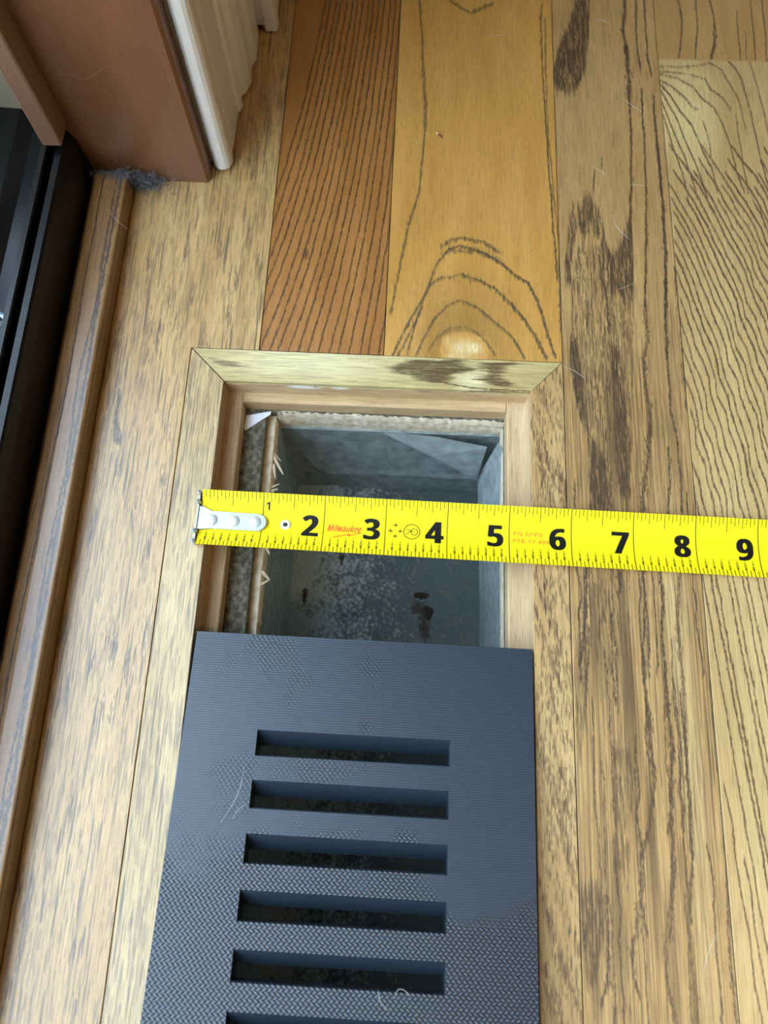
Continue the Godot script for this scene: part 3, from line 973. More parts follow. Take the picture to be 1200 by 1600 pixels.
func vent_frame() -> void:
	var o := thing("vent_frame", Vector3(-10, -19, 4), "mitred oak frame let into the floor around the vent hole", "frame")
	var base := Vector3(-10, -19, 4)
	var dark := rgb(84, 62, 42)
	# left strip
	var wd := Wood.new(-94, -164, -77, 176, 4.0, 21)
	wd.pores(1300, 3, 12, 0.18, 0.42, 0.45)
	wd.pores(90, 8, 30, 0.4, 0.9, 0.45)
	var m := wooden(wd.finish(rgb(176, 146, 92), rgb(194, 166, 114), rgb(205, 178, 130), rgb(78, 64, 46), 0.24), 0.38)
	strip(PackedVector2Array([Vector2(-93.3, -163.2), Vector2(-77.4, -147.5), Vector2(-77.4, 158), Vector2(-93.3, 174)]), wd, m, o, base, false)
	# far strip, grain across
	wd = Wood.new(-163.6, -94, -147.2, 73, 4.0, 22)
	wd.pores(700, 4, 16, 0.15, 0.35, 0.25)
	wd.patch([-158.5, -1.4, -161.8, 8.1, -162.6, 27, -159.8, 28.4, -158.2, 34.1, -155.1, 22.2, -150.6, 19.8, -151.2, 11.9, -153.5, 6.1, -155.3, -1.9], 3.2, 0.62)
	wd.patch([-161.2, 37.2, -162.8, 52.6, -159.7, 46.4, -156.1, 44.6, -151.9, 48.6, -150.1, 51.1, -150.7, 42.9, -152.9, 36.7, -156.9, 41.5], 3.2, 0.62)
	wd.line([-151.5, 14, -149.6, 28, -148.6, 40, -148.4, 58], 0.8, 0.6, 0.5)
	wd.patch([-160, -90, -155, -78, -152, -68, -157, -72], 1.2, 0.5)
	wd.tone(-158, -40, 12, 46, 0.9)
	wd.tone(-152, 32, 8, 10, 0.9)
	m = wooden(wd.finish(rgb(184, 162, 104), rgb(202, 184, 128), rgb(222, 210, 160), rgb(88, 70, 44), 0.2), 0.42)
	strip(PackedVector2Array([Vector2(-92.9, -163.4), Vector2(72.2, -163.0), Vector2(57.9, -148.0), Vector2(-77.2, -147.9)]), wd, m, o, base, true)
	# right strip, mottled
	wd = Wood.new(57.5, -164, 73, 176, 4.0, 23)
	wd.pores(900, 2, 8, 0.15, 0.3, 0.35)
	for i in 190:
		var a := r(58, 73)
		var l := r(-164, 120)
		for k in 13:
			var q := wd.r.randfn()
			wd.stroke(a + q * 1.6, l + q * 5.0 + wd.r.randfn() * 1.5, r(1.5, 5), r(0.22, 0.45), 0.42)
	m = wooden(wd.finish(rgb(178, 142, 90), rgb(194, 160, 106), rgb(205, 178, 122), rgb(72, 52, 36), 0.2), 0.4)
	strip(PackedVector2Array([Vector2(72.5, -163.0), Vector2(72.5, 174), Vector2(57.8, 158), Vector2(57.8, -147.8)]), wd, m, o, base, false)
	wd = Wood.new(158, -94, 175, 73, 3.0, 24)
	wd.pores(600, 4, 16, 0.2, 0.4, 0.4)
	m = wooden(wd.finish(rgb(184, 152, 98), rgb(198, 170, 118), rgb(222, 210, 160), dark, 0.2), 0.4)
	strip(PackedVector2Array([Vector2(-92.9, 174), Vector2(-77.2, 158.3), Vector2(57.6, 158.3), Vector2(72.2, 174)]), wd, m, o, base, true)
	# raw wood ledge under the strips
	for i in 4:
		var q: Array = [[-93, -160, -70.4, 170], [-70.4, -160, 49.4, -143.3], [49.4, -160, 72, 170], [-70.4, 152, 49.4, 170]][i]
		var across := i % 2 == 1
		wd = Wood.new(0, 0, 26, 160, 4.0, 50 + i)
		wd.pores(500, 3, 12, 0.15, 0.35, 0.32)
		if i == 1:
			wd.tone(15.6, 28, 2.0, 9, 1.4)
			wd.tone(15.4, 44, 1.6, 5, 1.0)
			wd.soft(14.2, 82, 2.4, 4.5, 0.5)
			wd.soft(13.8, 84, 1.2, 2.2, 0.7)
			wd.soft(14.6, 33, 1.2, 1.2, 0.8)
		var c0: Color = [rgb(182, 150, 112), rgb(184, 152, 108), rgb(184, 156, 114), rgb(176, 144, 110)][i]
		var c1: Color = [rgb(198, 168, 130), rgb(204, 174, 130), rgb(204, 178, 138), rgb(196, 164, 130)][i]
		m = wooden(wd.finish(c0, c1, rgb(232, 228, 220), rgb(112, 78, 56), 0.16), 0.7)
		var mb := MB.new()
		if across:
			mb.uo = Vector3(-70, 0, -160)
			mb.ua = Vector3(0, -1.0 / 26, 1.0 / 26)
			mb.va = Vector3(1.0 / 160, 0, 0)
		else:
			mb.uo = Vector3(q[0], 0, -160)
			mb.ua = Vector3(1.0 / 26, 1.0 / 26, 0)
			mb.va = Vector3(0, 0, 1.0 / 160)
		mb.box(Vector3(q[0], -19, q[1]), Vector3(q[2], -11, q[3]), 0.5)
		var rim: Array = [[-93, -160, -77.5, 170], [-77.5, -160, 57.7, -147.8], [57.7, -160, 72, 170], [-77.5, 158.2, 57.7, 170]][i]
		mb.box(Vector3(rim[0], -11, rim[1]), Vector3(rim[2], -2.6, rim[3]))
		build(mb, "ledge", m, o, base)


func strip(poly: PackedVector2Array, wd: Wood, m: Material, o: Node3D, base: Vector3, along_x: bool) -> void:
	var mb := MB.new()
	if along_x:
		mb.uo = Vector3(wd.l0, 0, wd.a0)
		mb.ua = Vector3(0, wd.s / wd.w * 0.6, wd.s / wd.w)
		mb.va = Vector3(wd.s / wd.h, 0, 0)
	else:
		mb.uo = Vector3(wd.a0, 0, wd.l0)
		mb.ua = Vector3(wd.s / wd.w, wd.s / wd.w * 0.6, 0)
		mb.va = Vector3(0, 0, wd.s / wd.h)
	mb.prism(poly, -2.5, 0.05, 0.15)
	build(mb, "frame_strip", m, o, base)


func duct() -> void:
	var base := Vector3(-4, -108, 5)
	var o := thing("air_duct", base, "grey galvanised sheet metal duct box sunk below the floor opening", "duct")
	var im := blotched(512, 512, rgb(118, 128, 126), rgb(182, 192, 188), 0.03, 8)
	var zinc := StandardMaterial3D.new()
	zinc.albedo_texture = tex(im)
	zinc.metallic = 0.15
	zinc.roughness = 0.5
	zinc.uv1_triplanar = true
	zinc.uv1_scale = Vector3(7, 7, 7)
	mats.zinc = zinc
	# base sheet: paler mottle to the left, dirt and rust towards the right
	var bw := 440
	var bh := 1180
	var nz := FastNoiseLite.new()
	nz.seed = 77
	nz.frequency = 0.085
	nz.fractal_octaves = 5
	var nb := nz.get_image(bw, bh).get_data()
	nz.frequency = 0.018
	nz.seed = 78
	var nc := nz.get_image(bw, bh).get_data()
	var out := PackedByteArray()
	out.resize(bw * bh * 3)
	for y in bh:
		for x in bw:
			var i := y * bw + x
			var u := float(x) / bw
			var dust := clampf((0.52 - u) * 2.6 + (nb[i] / 255.0 - 0.5) * 1.5 + (nc[i] / 255.0 - 0.5) * 0.9, 0.0, 1.0)  # weight of the paler mottle, strongest at the left
			var c := rgb(72, 84, 88).lerp(rgb(88, 90, 78), nc[i] / 255.0)
			c = c.lerp(rgb(112, 120, 118), clampf((nb[i] / 255.0 - 0.6) * 2.0, 0.0, 1.0))
			c = c.lerp(rgb(184, 198, 204), dust * 0.85)
			for q in [[0.67, 0.245, 0.034, 0.014], [0.715, 0.285, 0.022, 0.02], [0.70, 0.27, 0.02, 0.03], [0.27, 0.155, 0.014, 0.01], [0.09, 0.23, 0.012, 0.016]]:
				var e := Vector2((u - q[0]) / q[2], (float(y) / bh - q[1]) / q[3]).length() + (nb[i] / 255.0 - 0.5) * 1.2
				c = c.lerp(rgb(46, 32, 20), clampf(1.6 - e * 1.3, 0.0, 0.85))
			out[i * 3] = int(c.r * 255.0)
			out[i * 3 + 1] = int(c.g * 255.0)
			out[i * 3 + 2] = int(c.b * 255.0)
	var bm := StandardMaterial3D.new()
	bm.albedo_texture = tex(Image.create_from_data(bw, bh, false, Image.FORMAT_RGB8, out))
	bm.roughness = 0.6
	bm.metallic = 0.15
	var mb := MB.new()
	mb.uo = Vector3(-57, 0, -140)
	mb.ua = Vector3(1.0 / 108, 0, 0)
	mb.va = Vector3(0, 0, 1.0 / 290)
	mb.box(Vector3(-59, -110, -144), Vector3(52, -108, 156))
	build(mb, "base_panel", bm, o, base)
	# side walls with an unseen flange, added to block light from below
	mb = MB.new()
	mb.profile_z(PackedVector2Array([Vector2(-56, -108), Vector2(-57.2, -35), Vector2(-76, -35), Vector2(-76, -34.2), Vector2(-56.2, -34.2), Vector2(-55, -108)]), -143, 156)
	build(mb, "side_panel", zinc, o, base)
	mb = MB.new()
	mb.profile_z(PackedVector2Array([Vector2(49.4, -108), Vector2(50.9, -34.2), Vector2(70, -34.2), Vector2(70, -35), Vector2(51.8, -35), Vector2(50.4, -108)]), -143, 156)
	build(mb, "side_panel", zinc, o, base)
	# far wall: a top part pushed in, a crease, then the lower part
	mb = MB.new()
	var rows := [[-34.2, -141.6], [-50, -141.8], [-66, -140.8], [-82, -138.6], [-86, -137.6], [-108, -137.4]]
	var cols := 14
	var nf := FastNoiseLite.new()
	nf.seed = 9
	nf.frequency = 0.03
	for j in rows.size() - 1:
		for i in cols:
			var c := []
			for k in [[i, j], [i + 1, j], [i + 1, j + 1], [i, j + 1]]:
				var x := lerpf(-57, 51, float(k[0]) / cols)
				c.append(Vector3(x, rows[k[1]][0], rows[k[1]][1] + nf.get_noise_2d(x * 1.5, rows[k[1]][0] * 2.0) * 1.6))
			mb.quad(c[0], c[1], c[2], c[3], Vector3.BACK)
	mb.box(Vector3(-57, -35, -160), Vector3(51, -34.2, -141))  # same added flange on the far side, closing the light gap
	mb.box(Vector3(-57, -110, -146), Vector3(51, -34, -144.5))
	build(mb, "far_panel", zinc, o, base)
	mb = MB.new()
	mb.box(Vector3(-57, -108, 154), Vector3(51, -34.2, 155))
	build(mb, "near_panel", zinc, o, base)
	# bent corner flap, leaning in over the far wall
	mb = MB.new()
	var fa := [Vector3(-9.5, -35, -142.2), Vector3(20, -34.5, -139.3), Vector3(43.6, -34.5, -135.2), Vector3(42.2, -66, -130.0), Vector3(18, -49, -135.0)]
	mb.tri(fa[0], fa[1], fa[4], Vector3(0, 1, 1))
	mb.tri(fa[1], fa[2], fa[4], Vector3(0, 1, 1))
	mb.tri(fa[2], fa[3], fa[4], Vector3(0, 1, 1))
	for q in [[0, 4], [4, 3], [3, 2], [2, 1], [1, 0]]:
		mb.quad(fa[q[0]], fa[q[1]], fa[q[1]] + Vector3(0, -0.5, -0.6), fa[q[0]] + Vector3(0, -0.5, -0.6), Vector3(0, -1, 0.2))
	build(mb, "corner_flap", zinc, o, base)
	mb = MB.new()
	var fb := [Vector3(47.4, -24, -133.5), Vector3(50.2, -24.5, -129), Vector3(50.9, -36, -60), Vector3(49.4, -106, -60), Vector3(48.6, -106, -136), Vector3(43.4, -70, -132.5)]
	mb.tri(fb[0], fb[1], fb[5], Vector3(-1, 0.3, 0.3))
	mb.tri(fb[1], fb[2], fb[5], Vector3(-1, 0.3, 0.3))
	mb.tri(fb[2], fb[3], fb[5], Vector3(-1, 0.3, 0.3))
	mb.tri(fb[3], fb[4], fb[5], Vector3(-1, 0.3, 0.3))
	build(mb, "corner_fold", zinc, o, base)


# the dark printed register: panel round the slots, a slat between each two slots
func register_cover() -> void:
	var o := thing("floor_register", Vector3(-75.95, 0.5, -37.3), "dark blue-black plastic floor register with woven surface and long slots, lying tilted over the vent", "vent cover")
	o.rotation = Vector3(deg_to_rad(-3.8), deg_to_rad(-0.6), 0)
	var w := 133.0
	var n := 13
	var ln := 36.0 + 18.3 * (n - 1) + 9.2 + 36.0
	var tk := 11.0
	# surface: smooth where the print was ironed, a zigzag weave elsewhere
	var s := 5.0
	var iw := int(w * s)
	var ih := int(ln * s)
	var nz := FastNoiseLite.new()
	nz.seed = 15
	nz.frequency = 0.006
	var na := nz.get_image(iw, ih).get_data()
	nz.frequency = 0.3
	nz.seed = 16
	var nf := nz.get_image(iw, ih).get_data()
	var col := PackedByteArray()
	col.resize(iw * ih * 3)
	var hg := PackedByteArray()
	hg.resize(iw * ih)
	for y in ih:
		var v := y / s
		for x in iw:
			var u := x / s
			var i := y * iw + x
			var edge := 74.0 + 20.0 * smoothstep(85.0, 112.0, u) + (na[i] / 255.0 - 0.5) * 24.0
			var wv := smoothstep(edge - 4.0, edge + 9.0, v)
			wv = maxf(wv, 0.42 * smoothstep(0.45, 0.8, na[i] / 255.0) * (1.0 - smoothstep(70.0, 90.0, u)))
			if u > 28.3 and u < 101.3 and fposmod(v - 36.0, 18.3) < 9.0 and v > 36.0 and v < ln - 36.0:
				wv = 0.0
			# rows of slanted stitches that change direction
			var row := v / 1.15
			var ri := floori(row)
			var fr := row - ri
			var sl := 1.0 if ri % 2 == 0 else -1.0
			var ph := u / 1.9 + sl * (fr - 0.5) * 0.55 + (0.5 if ri % 2 == 0 else 0.0) + sin(v * 0.33) * 0.2
			var st := (0.5 + 0.5 * cos(TAU * ph)) * (1.0 - pow(absf(fr - 0.5) * 2.0, 2.0))
			var g := nf[i] / 255.0
			var smooth_h := 0.55 + 0.10 * sin(v * TAU / 0.9) + (g - 0.5) * 0.12
			var hh := lerpf(smooth_h, st * 0.9 + g * 0.15, wv)
			hg[i] = clampi(int(hh * 255.0), 0, 255)
			var c := rgb(37, 49, 60).lerp(rgb(31, 42, 52), g)
			c = c.lerp(rgb(12, 18, 25), wv * (1.0 - st) * 0.95)  # gaps between stitches darkened, shade of the relief put into the colour
			c = c.lerp(rgb(58, 72, 86), wv * st * st * st * 0.9)  # stitch tops lightened: highlights painted into the colour
			col[i * 3] = int(c.r * 255.0)
			col[i * 3 + 1] = int(c.g * 255.0)
			col[i * 3 + 2] = int(c.b * 255.0)
	var m := StandardMaterial3D.new()
	m.albedo_texture = tex(Image.create_from_data(iw, ih, false, Image.FORMAT_RGB8, col))
	m.heightmap_enabled = true
	m.heightmap_texture = tex(Image.create_from_data(iw, ih, false, Image.FORMAT_L8, hg))
	m.heightmap_scale = 0.022
	m.roughness = 0.4
	m.metallic_specular = 0.64
	var u0 := 28.3
	var u1 := 101.3
	var pieces := [[0.0, 0.0, w, 36.0, "end_panel"], [0.0, ln - 36.0, w, ln, "end_panel"], [0.0, 36.0, u0, ln - 36.0, "side_panel"], [u1, 36.0, w, ln - 36.0, "side_panel"]]
	for q in pieces:
		var mb := MB.new()
		mb.ua = Vector3(1.0 / w, 0, 0)
		mb.va = Vector3(0, 0, 1.0 / ln)
		var lo := Vector3(q[0], -tk, q[1])
		var hi := Vector3(q[2], 0, q[3])
		# only the outer edges are rounded
		var p := PackedVector2Array()
		if q[4] == "end_panel":
			var far: bool = q[1] < 1.0
			for c in [[lo.x, lo.z, far], [hi.x, lo.z, far], [hi.x, hi.z, not far], [lo.x, hi.z, not far]]:
				p.append(Vector2(c[0], c[1]))
		else:
			p = rect(lo.x, lo.z, hi.x, hi.z)
		mb.prism(p, -tk, 0, 0.0)
		build(mb, q[4], m, o)
	for k in n - 1:
		var z0 := 36.0 + 18.3 * k + 9.2
		var z1 := 36.0 + 18.3 * (k + 1)
		var mb := MB.new()
		mb.ua = Vector3(1.0 / w, 0, 0)
		mb.va = Vector3(0, 0, 1.0 / ln)
		mb.profile_x(PackedVector2Array([Vector2(z0 + 0.4, 0), Vector2(z1 - 0.3, 0), Vector2(z1, -0.4), Vector2(z1 + 5.4, -8.5), Vector2(z1 + 4.8, -10.4), Vector2(z0 + 1.4, -10.4), Vector2(z0 + 0.2, -6), Vector2(z0, -0.5)]), u0 - 0.05, u1 + 0.05)
		build(mb, "slat", m, o)
	# sloping lip at the far end of the first slot
	var lip := MB.new()
	lip.ua = Vector3(1.0 / w, 0, 0)
	lip.va = Vector3(0, 0, 1.0 / ln)
	lip.profile_x(PackedVector2Array([Vector2(35.9, -0.2), Vector2(36.2, -0.5), Vector2(41.4, -8.5), Vector2(40.8, -10.4), Vector2(35.9, -10.4)]), u0 - 0.05, u1 + 0.05)
	build(lip, "slat", m, o)


# ---------------------------------------------------------------- tape measure
func tape() -> void:
	var o := thing("tape_measure", Vector3(-80.4, 0, -83.8), "yellow steel tape measure blade with black inch numbers lying across the vent hole", "tape measure")
	o.rotation.y = deg_to_rad(-0.79)
	var length := 330.0
	var inch := 25.6
	var ink := rgb(18, 16, 10)
	var pr := Print.new(length, 25.0, 6.2, rgb(248, 224, 22))
	var bold := SystemFont.new()
	bold.font_names = PackedStringArray(["Droid Sans"])
	bold.font_weight = 700
	var span := length
	var n16 := int(span / inch * 16.0)
	for k in range(1, n16):
		var x := k * inch / 16.0
		var m := k % 16
		if m == 0:
			pr.bar(x - 0.16, 0, x + 0.16, 25, ink, 0.85)
			continue
		var top := 2.6
		if m % 8 == 0:
			top = 6.0
		elif m % 4 == 0:
			top = 4.4
		elif m % 2 == 0:
			top = 3.4
		pr.bar(x - 0.13, 0, x + 0.13, top, ink, 0.8)
		pr.bar(x - 0.13, 25.0 - (3.4 if m % 2 == 0 else 2.6), x + 0.13, 25, ink, 0.8)
		if m % 2 == 0:
			# the fraction above each eighth
			var num := m / 2
			var den := 8
			while num % 2 == 0:
				num /= 2
				den /= 2
			pr.letters(str(num), bold, Vector2(x - 0.45, 20.4), 1.25, ink, 0.85)
			pr.bar(x - 0.55, 20.62, x + 0.55, 20.82, ink, 0.8)
			pr.letters(str(den), bold, Vector2(x - 0.45, 22.2), 1.25, ink, 0.85)
			pr.bar(x - 0.12, 17.8, x + 0.12, 19.1, ink, 0.5)
	pr.letters("1", bold, Vector2(inch + 1.1, 7.0), 3.4, ink, 0.9)
	for k in range(2, 13):
		pr.letters(str(k), bold, Vector2(k * inch - (8.7 if k < 10 else 15.6), 17.8), 9.5, ink, 1.0, 1.0, 0.0, 0.34)
	var red := rgb(222, 92, 34)
	pr.letters("Milwaukee", bold, Vector2(2 * inch + 1.5, 15.0), 3.4, red, 1.0, 0.62, 0.26, 0.1)
	pr.stroke(Vector2(2 * inch + 4.4, 17.6), Vector2(2 * inch + 11.0, 15.9), 0.5, red, 0.9)
	pr.stroke(Vector2(2 * inch + 11.0, 15.9), Vector2(2 * inch + 10.4, 16.7), 0.5, red, 0.9)
	pr.stroke(Vector2(2 * inch + 10.4, 16.7), Vector2(2 * inch + 15.6, 15.0), 0.45, red, 0.9)
	# stamped mark: four little crosses and a ringed monogram
	var cx := 3 * inch + 4.2
	for q in [[0.0, -2.4], [-2.0, 0.2], [2.0, 0.2], [0.0, 2.6]]:
		pr.stroke(Vector2(cx + q[0] - 0.7, 13.0 + q[1]), Vector2(cx + q[0] + 0.7, 13.0 + q[1]), 0.42, ink, 0.8)
		pr.stroke(Vector2(cx + q[0], 12.4 + q[1]), Vector2(cx + q[0], 13.6 + q[1]), 0.42, ink, 0.7)
	var mc := Vector2(3 * inch + 11.0, 13.2)
	pr.ring(mc, 3.3, 0.3, ink, 0.8)
	pr.ring(mc + Vector2(1.0, 0), 1.4, 0.26, ink, 0.7)
	pr.stroke(mc + Vector2(-2.2, -1.2), mc + Vector2(1.0, 0.2), 0.3, ink, 0.7)
	pr.stroke(mc + Vector2(-2.2, 1.2), mc + Vector2(-0.2, -0.6), 0.3, ink, 0.7)
	var faint := rgb(218, 122, 34)
	pr.letters("PN APPD", bold, Vector2(5 * inch + 1.8, 12.4), 1.9, faint, 0.9, 1.15)
	pr.letters("PTB-17-498", bold, Vector2(5 * inch + 1.6, 15.6), 1.9, faint, 0.9, 1.15)
	var m := StandardMaterial3D.new()
	m.albedo_texture = tex(pr.image())
	m.roughness = 0.6
	m.metallic_specular = 0.35
	m.texture_filter = BaseMaterial3D.TEXTURE_FILTER_LINEAR
	# cupped blade, flatter towards the case
	var cols := 40
	var across := 16
	var st := SurfaceTool.new()
	st.begin(Mesh.PRIMITIVE_TRIANGLES)
	st.set_smooth_group(0)
	var grid := []
	for i in cols + 1:
		var x := length * i / cols
		var sag := lerpf(3.9, 2.3, clampf(x / 234.0, 0, 1))
		var chord := 25.0 - 8.0 / 3.0 * sag * sag / 25.0
		var row := []
		for j in across + 1:
			var t := float(j) / across * 2.0 - 1.0
			var z := t * chord * 0.5
			row.append([Vector3(x + 0.6, 0.35 + sag * t * t, z), Vector2(x / span, (t + 1.0) * 0.5)])
		grid.append(row)
	for side in 2:
		for i in cols:
			for j in across:
				var q := [grid[i][j], grid[i + 1][j], grid[i + 1][j + 1], grid[i][j + 1]]
				var order := [0, 1, 2, 0, 2, 3] if side == 0 else [0, 2, 1, 0, 3, 2]
				for k in order:
					st.set_uv(q[k][1])
					st.add_vertex((q[k][0] + Vector3(0, -0.2 * side, 0)) * MM)
	st.generate_normals()
	var blade := MeshInstance3D.new()
	blade.name = "blade"
	blade.mesh = st.commit()
	blade.mesh.surface_set_material(0, m)
	o.add_child(blade)
	# hook plate with rivets, flange with four tabs
	var steel := plain(rgb(190, 198, 202), 0.32, 0.6)
	var hp := MB.new()
	var pl := PackedVector2Array([Vector2(-0.4, -5.2), Vector2(1.2, -5.2), Vector2(5.4, -3.3)])
	for i in 9:
		var an := -PI / 2 + PI * i / 8.0
		pl.append(Vector2(24.6 + 3.7 * cos(an), 0.6 + 3.7 * sin(an)))
	pl.append_array(PackedVector2Array([Vector2(5.4, 4.3), Vector2(1.2, 4.9), Vector2(-0.4, 4.9)]))
	hp.prism(pl, 1.2, 2.0, 0.25)
	var plate := build(hp, "hook_plate", steel, o)
	for x in [5.4, 14.6, 23.4]:
		var rv := MB.new()
		rv.lathe(Vector3(x, 1.95, 0.6), [Vector2(2.5, 0), Vector2(2.4, 0.45), Vector2(1.9, 0.75), Vector2(1.0, 0.92), Vector2(0, 0.98)], 24)
		build(rv, "rivet", plain(rgb(226, 232, 234), 0.35, 0.5), plate, Vector3.ZERO, true)
	var fl := MB.new()
	for q in [[-11.4, -9.6], [-7.2, -5.6], [5.2, 6.8], [9.4, 11.2]]:
		fl.tube([Vector3(-0.6, 0.4, (q[0] + q[1]) * 0.5), Vector3(-0.6, 2.6, (q[0] + q[1]) * 0.5), Vector3(-0.5, 4.6, (q[0] + q[1]) * 0.5), Vector3(-0.3, 5.1, (q[0] + q[1]) * 0.5)], [0.9, 0.95, 0.95, 0.5], 8)
	fl.box(Vector3(-0.9, 0.3, -10.6), Vector3(-0.3, 2.6, 10.6), 0.15)
	build(fl, "hook_flange", steel, o)
	var gr := MB.new()
	gr.lathe(Vector3(36.0, 0.4, 0.6), [Vector2(0.9, 0.1), Vector2(0.95, 0.5), Vector2(1.5, 0.62), Vector2(2.0, 0.42), Vector2(2.15, 0.1)], 24)
	var eye := build(gr, "grommet", plain(rgb(232, 234, 228), 0.4, 0.2), o, Vector3.ZERO, true)
	var hole := MB.new()
	hole.lathe(Vector3(36.0, 0.4, 0.6), [Vector2(0.95, 0.2), Vector2(0, 0.22)], 20)
	build(hole, "nail_hole", plain(rgb(24, 24, 26), 0.6), eye)


# ---------------------------------------------------------------- hairs, dust, scraps
func hair(pts: Array, label: String, c := Color(0.82, 0.8, 0.74), rad := 0.07) -> void:
	var base: Vector3 = pts[0]
	# rounded through the given points
	var cv := Curve3D.new()
	for i in pts.size():
		var t: Vector3 = (pts[mini(i + 1, pts.size() - 1)] - pts[maxi(i - 1, 0)]) * 0.2
		cv.add_point(pts[i], -t, t)
	var line := []
	var radii := []
	var n := 14
	for i in n + 1:
		line.append(cv.sample_baked(cv.get_baked_length() * i / n))
		radii.append(rad * (0.35 + 0.65 * sin(PI * clampf(i / float(n), 0.06, 0.94))))
	var mb := MB.new()
	mb.tube(line, radii, 5)
	var key := "hair%s" % c
	if not mats.has(key):
		mats[key] = plain(c, 0.5)
	tag(build(mb, "hair", mats[key], self, base, true), label, "hair", "stray pale hairs")


func small_things() -> void:
	var y := 0.12
	for q in [
		["short pale hair beside the uppermost dark patch of the streaky plank", [95.2, -365.4, 99.2, -365.1, 103.4, -361.3]],
		["curved pale hair across the dark grain lines of the streaky plank, below the end joint", [106.3, -314, 112.2, -308.5, 116.4, -305.1]],
		["pale hair on the bare part of the streaky plank, above its large dark patch", [89.2, -271.7, 93.5, -268.4, 97.6, -264.8]],
		["short pale hair on the fan grained plank under the end joint", [144.4, -292.3, 147.2, -287.7, 149.6, -283.2]],
		["pale hair crossing the upper tip of the dark patch on the streaky plank", [97.9, -242.9, 100.5, -235.8, 106.2, -228.9]],
		["tiny pale hair lying crosswise on the dark patch of the streaky plank", [99.1, -201.8, 103.4, -203.7, 106.4, -205.2]],
		["long pale hair on the streaky plank in the lower right corner of the photo", [115.3, 73.7, 117.4, 67.7, 121.4, 60.5]],
		["pale hair lying over the edge of the brown nosing strip near the dust ball", [-137.8, -227.3, -131.3, -220.7, -125.5, -220.3]],
		["pale hair on the wide plank in front of the brown jamb", [-113.7, -232, -108.3, -226, -105.2, -222.6]],
		["short straight pale hair on the golden plank at the top of the photo", [39.8, -351.2, 43.2, -352.2, 46.5, -352.7]],
		["short straight pale hair across the dark grain lines right of the bare wood", [107.9, -260.8, 112.6, -260.6, 116.2, -260.4]],
		["pale hair beside the right mitred corner of the vent frame", [72.7, -161.3, 77.5, -159.3, 82.5, -155.4]]]:
		var p := []
		for i in range(0, q[1].size(), 2):
			var hy := y
			if q[1][i] < -131.0:
				hy = 10.3
			p.append(Vector3(q[1][i], hy, q[1][i + 1]))
		hair(p, q[0])
	# hairs on the register: its own plane
	var reg := Transform3D(Basis.from_euler(Vector3(deg_to_rad(-3.8), deg_to_rad(-0.6), 0)), Vector3(-75.95, 0.5, -37.3))
	for q in [
		["long pale hair bent along the left side of the register beside its second slot", [24.9, 49.5, 23.7, 59.1, 18.7, 69.2]],
		["short pale hair at the left end of the second register slot", [27.6, 62.2, 24.8, 64.3, 22.7, 67.9]],
		["white fuzzy hair on the near edge of the fifth register slot", [78.5, 118, 79.8, 121.7, 82.8, 124.3]],
		["small looped pale hair over the fifth register slot", [84.5, 120.5, 85.5, 117.9, 87.9, 118.1, 89.7, 119.7]]]:
		var p := []
		for i in range(0, q[1].size(), 2):
			p.append(reg * Vector3(q[1][i], 0.1, q[1][i + 1]))
		hair(p, q[0])
	hair(pts3([-147.6, 59.4, -252.6, -140.5, 59.4, -252.7, -133.6, 57.5, -252.6, -125.2, 62.4, -252.7, -117.8, 65, -252.6]), "long thin hair stuck to the face of the brown jamb", Color(0.55, 0.46, 0.36), 0.045)
	hair(pts3([-117.3, 20.9, -252.7, -116, 16.3, -252.6, -114, 14, -252.7]), "short hair stuck low on the brown jamb above the dust ball", Color(0.55, 0.46, 0.36), 0.045)
	# crumb
	var cr := thing("crumb", Vector3(14.7, 0, -286.6), "small brown crumb with a pale tip on the golden plank", "crumb")
	var cb := MB.new()
	cb.tube(pts3([-0.4, 0.45, -0.3, 0.3, 0.55, 0.5, 1.2, 0.5, 1.4, 1.7, 0.4, 2.0]), [0.4, 0.55, 0.45, 0.15], 7)
	build(cb, "husk", plain(rgb(104, 66, 36), 0.7), cr, Vector3.ZERO, true)
	cb = MB.new()
	cb.tube(pts3([-1.3, 0.45, -1.2, -0.8, 0.55, -0.7, -0.2, 0.5, -0.1]), [0.25, 0.5, 0.4], 7)
	build(cb, "tip", plain(rgb(214, 190, 156), 0.6), cr, Vector3.ZERO, true)
	# amber bead at the foot of the jamb
	var be := MB.new()
	be.lathe(Vector3(-149.1, 0.2, -246.2), [Vector2(0, 3.0), Vector2(1.0, 2.7), Vector2(1.7, 1.8), Vector2(1.8, 1.0), Vector2(1.3, 0), Vector2(0, 0)], 14)
	tag(build(be, "resin_bead", plain(rgb(170, 104, 40), 0.35), self, Vector3(-149.1, 0, -246.2), true), "small amber bead in the corner between the black sill and the jamb", "bead")
	# dust ball of curled fibres
	var dr := RandomNumberGenerator.new()
	dr.seed = 19
	var du := MB.new()
	for i in 620:
		var c := Vector3(-131.0 + dr.randfn() * 8.0, 0.6 + absf(dr.randfn()) * 3.4, -249.6 + dr.randfn() * 2.0)
		c.x = clampf(c.x, -149, -108)
		c.z = clampf(c.z, -252.3, -243)
		var p := []
		var rd := []
		var dir := Vector3(dr.randfn(), dr.randfn() * 0.4, dr.randfn()).normalized()
		for k in 7:
			p.append(c)
			rd.append(0.075)
			c += dir * 0.9
			c.y = clampf(c.y, 0.1, 13.0)
			if c.x < -130.8 and c.z > -248.6:
				c.y = maxf(c.y, 10.1)
			c.z = clampf(c.z, -252.6, -238)
			dir = (dir + Vector3(dr.randfn(), dr.randfn() * 0.5, dr.randfn()) * 0.45).normalized()
		du.tube(p, rd, 3)
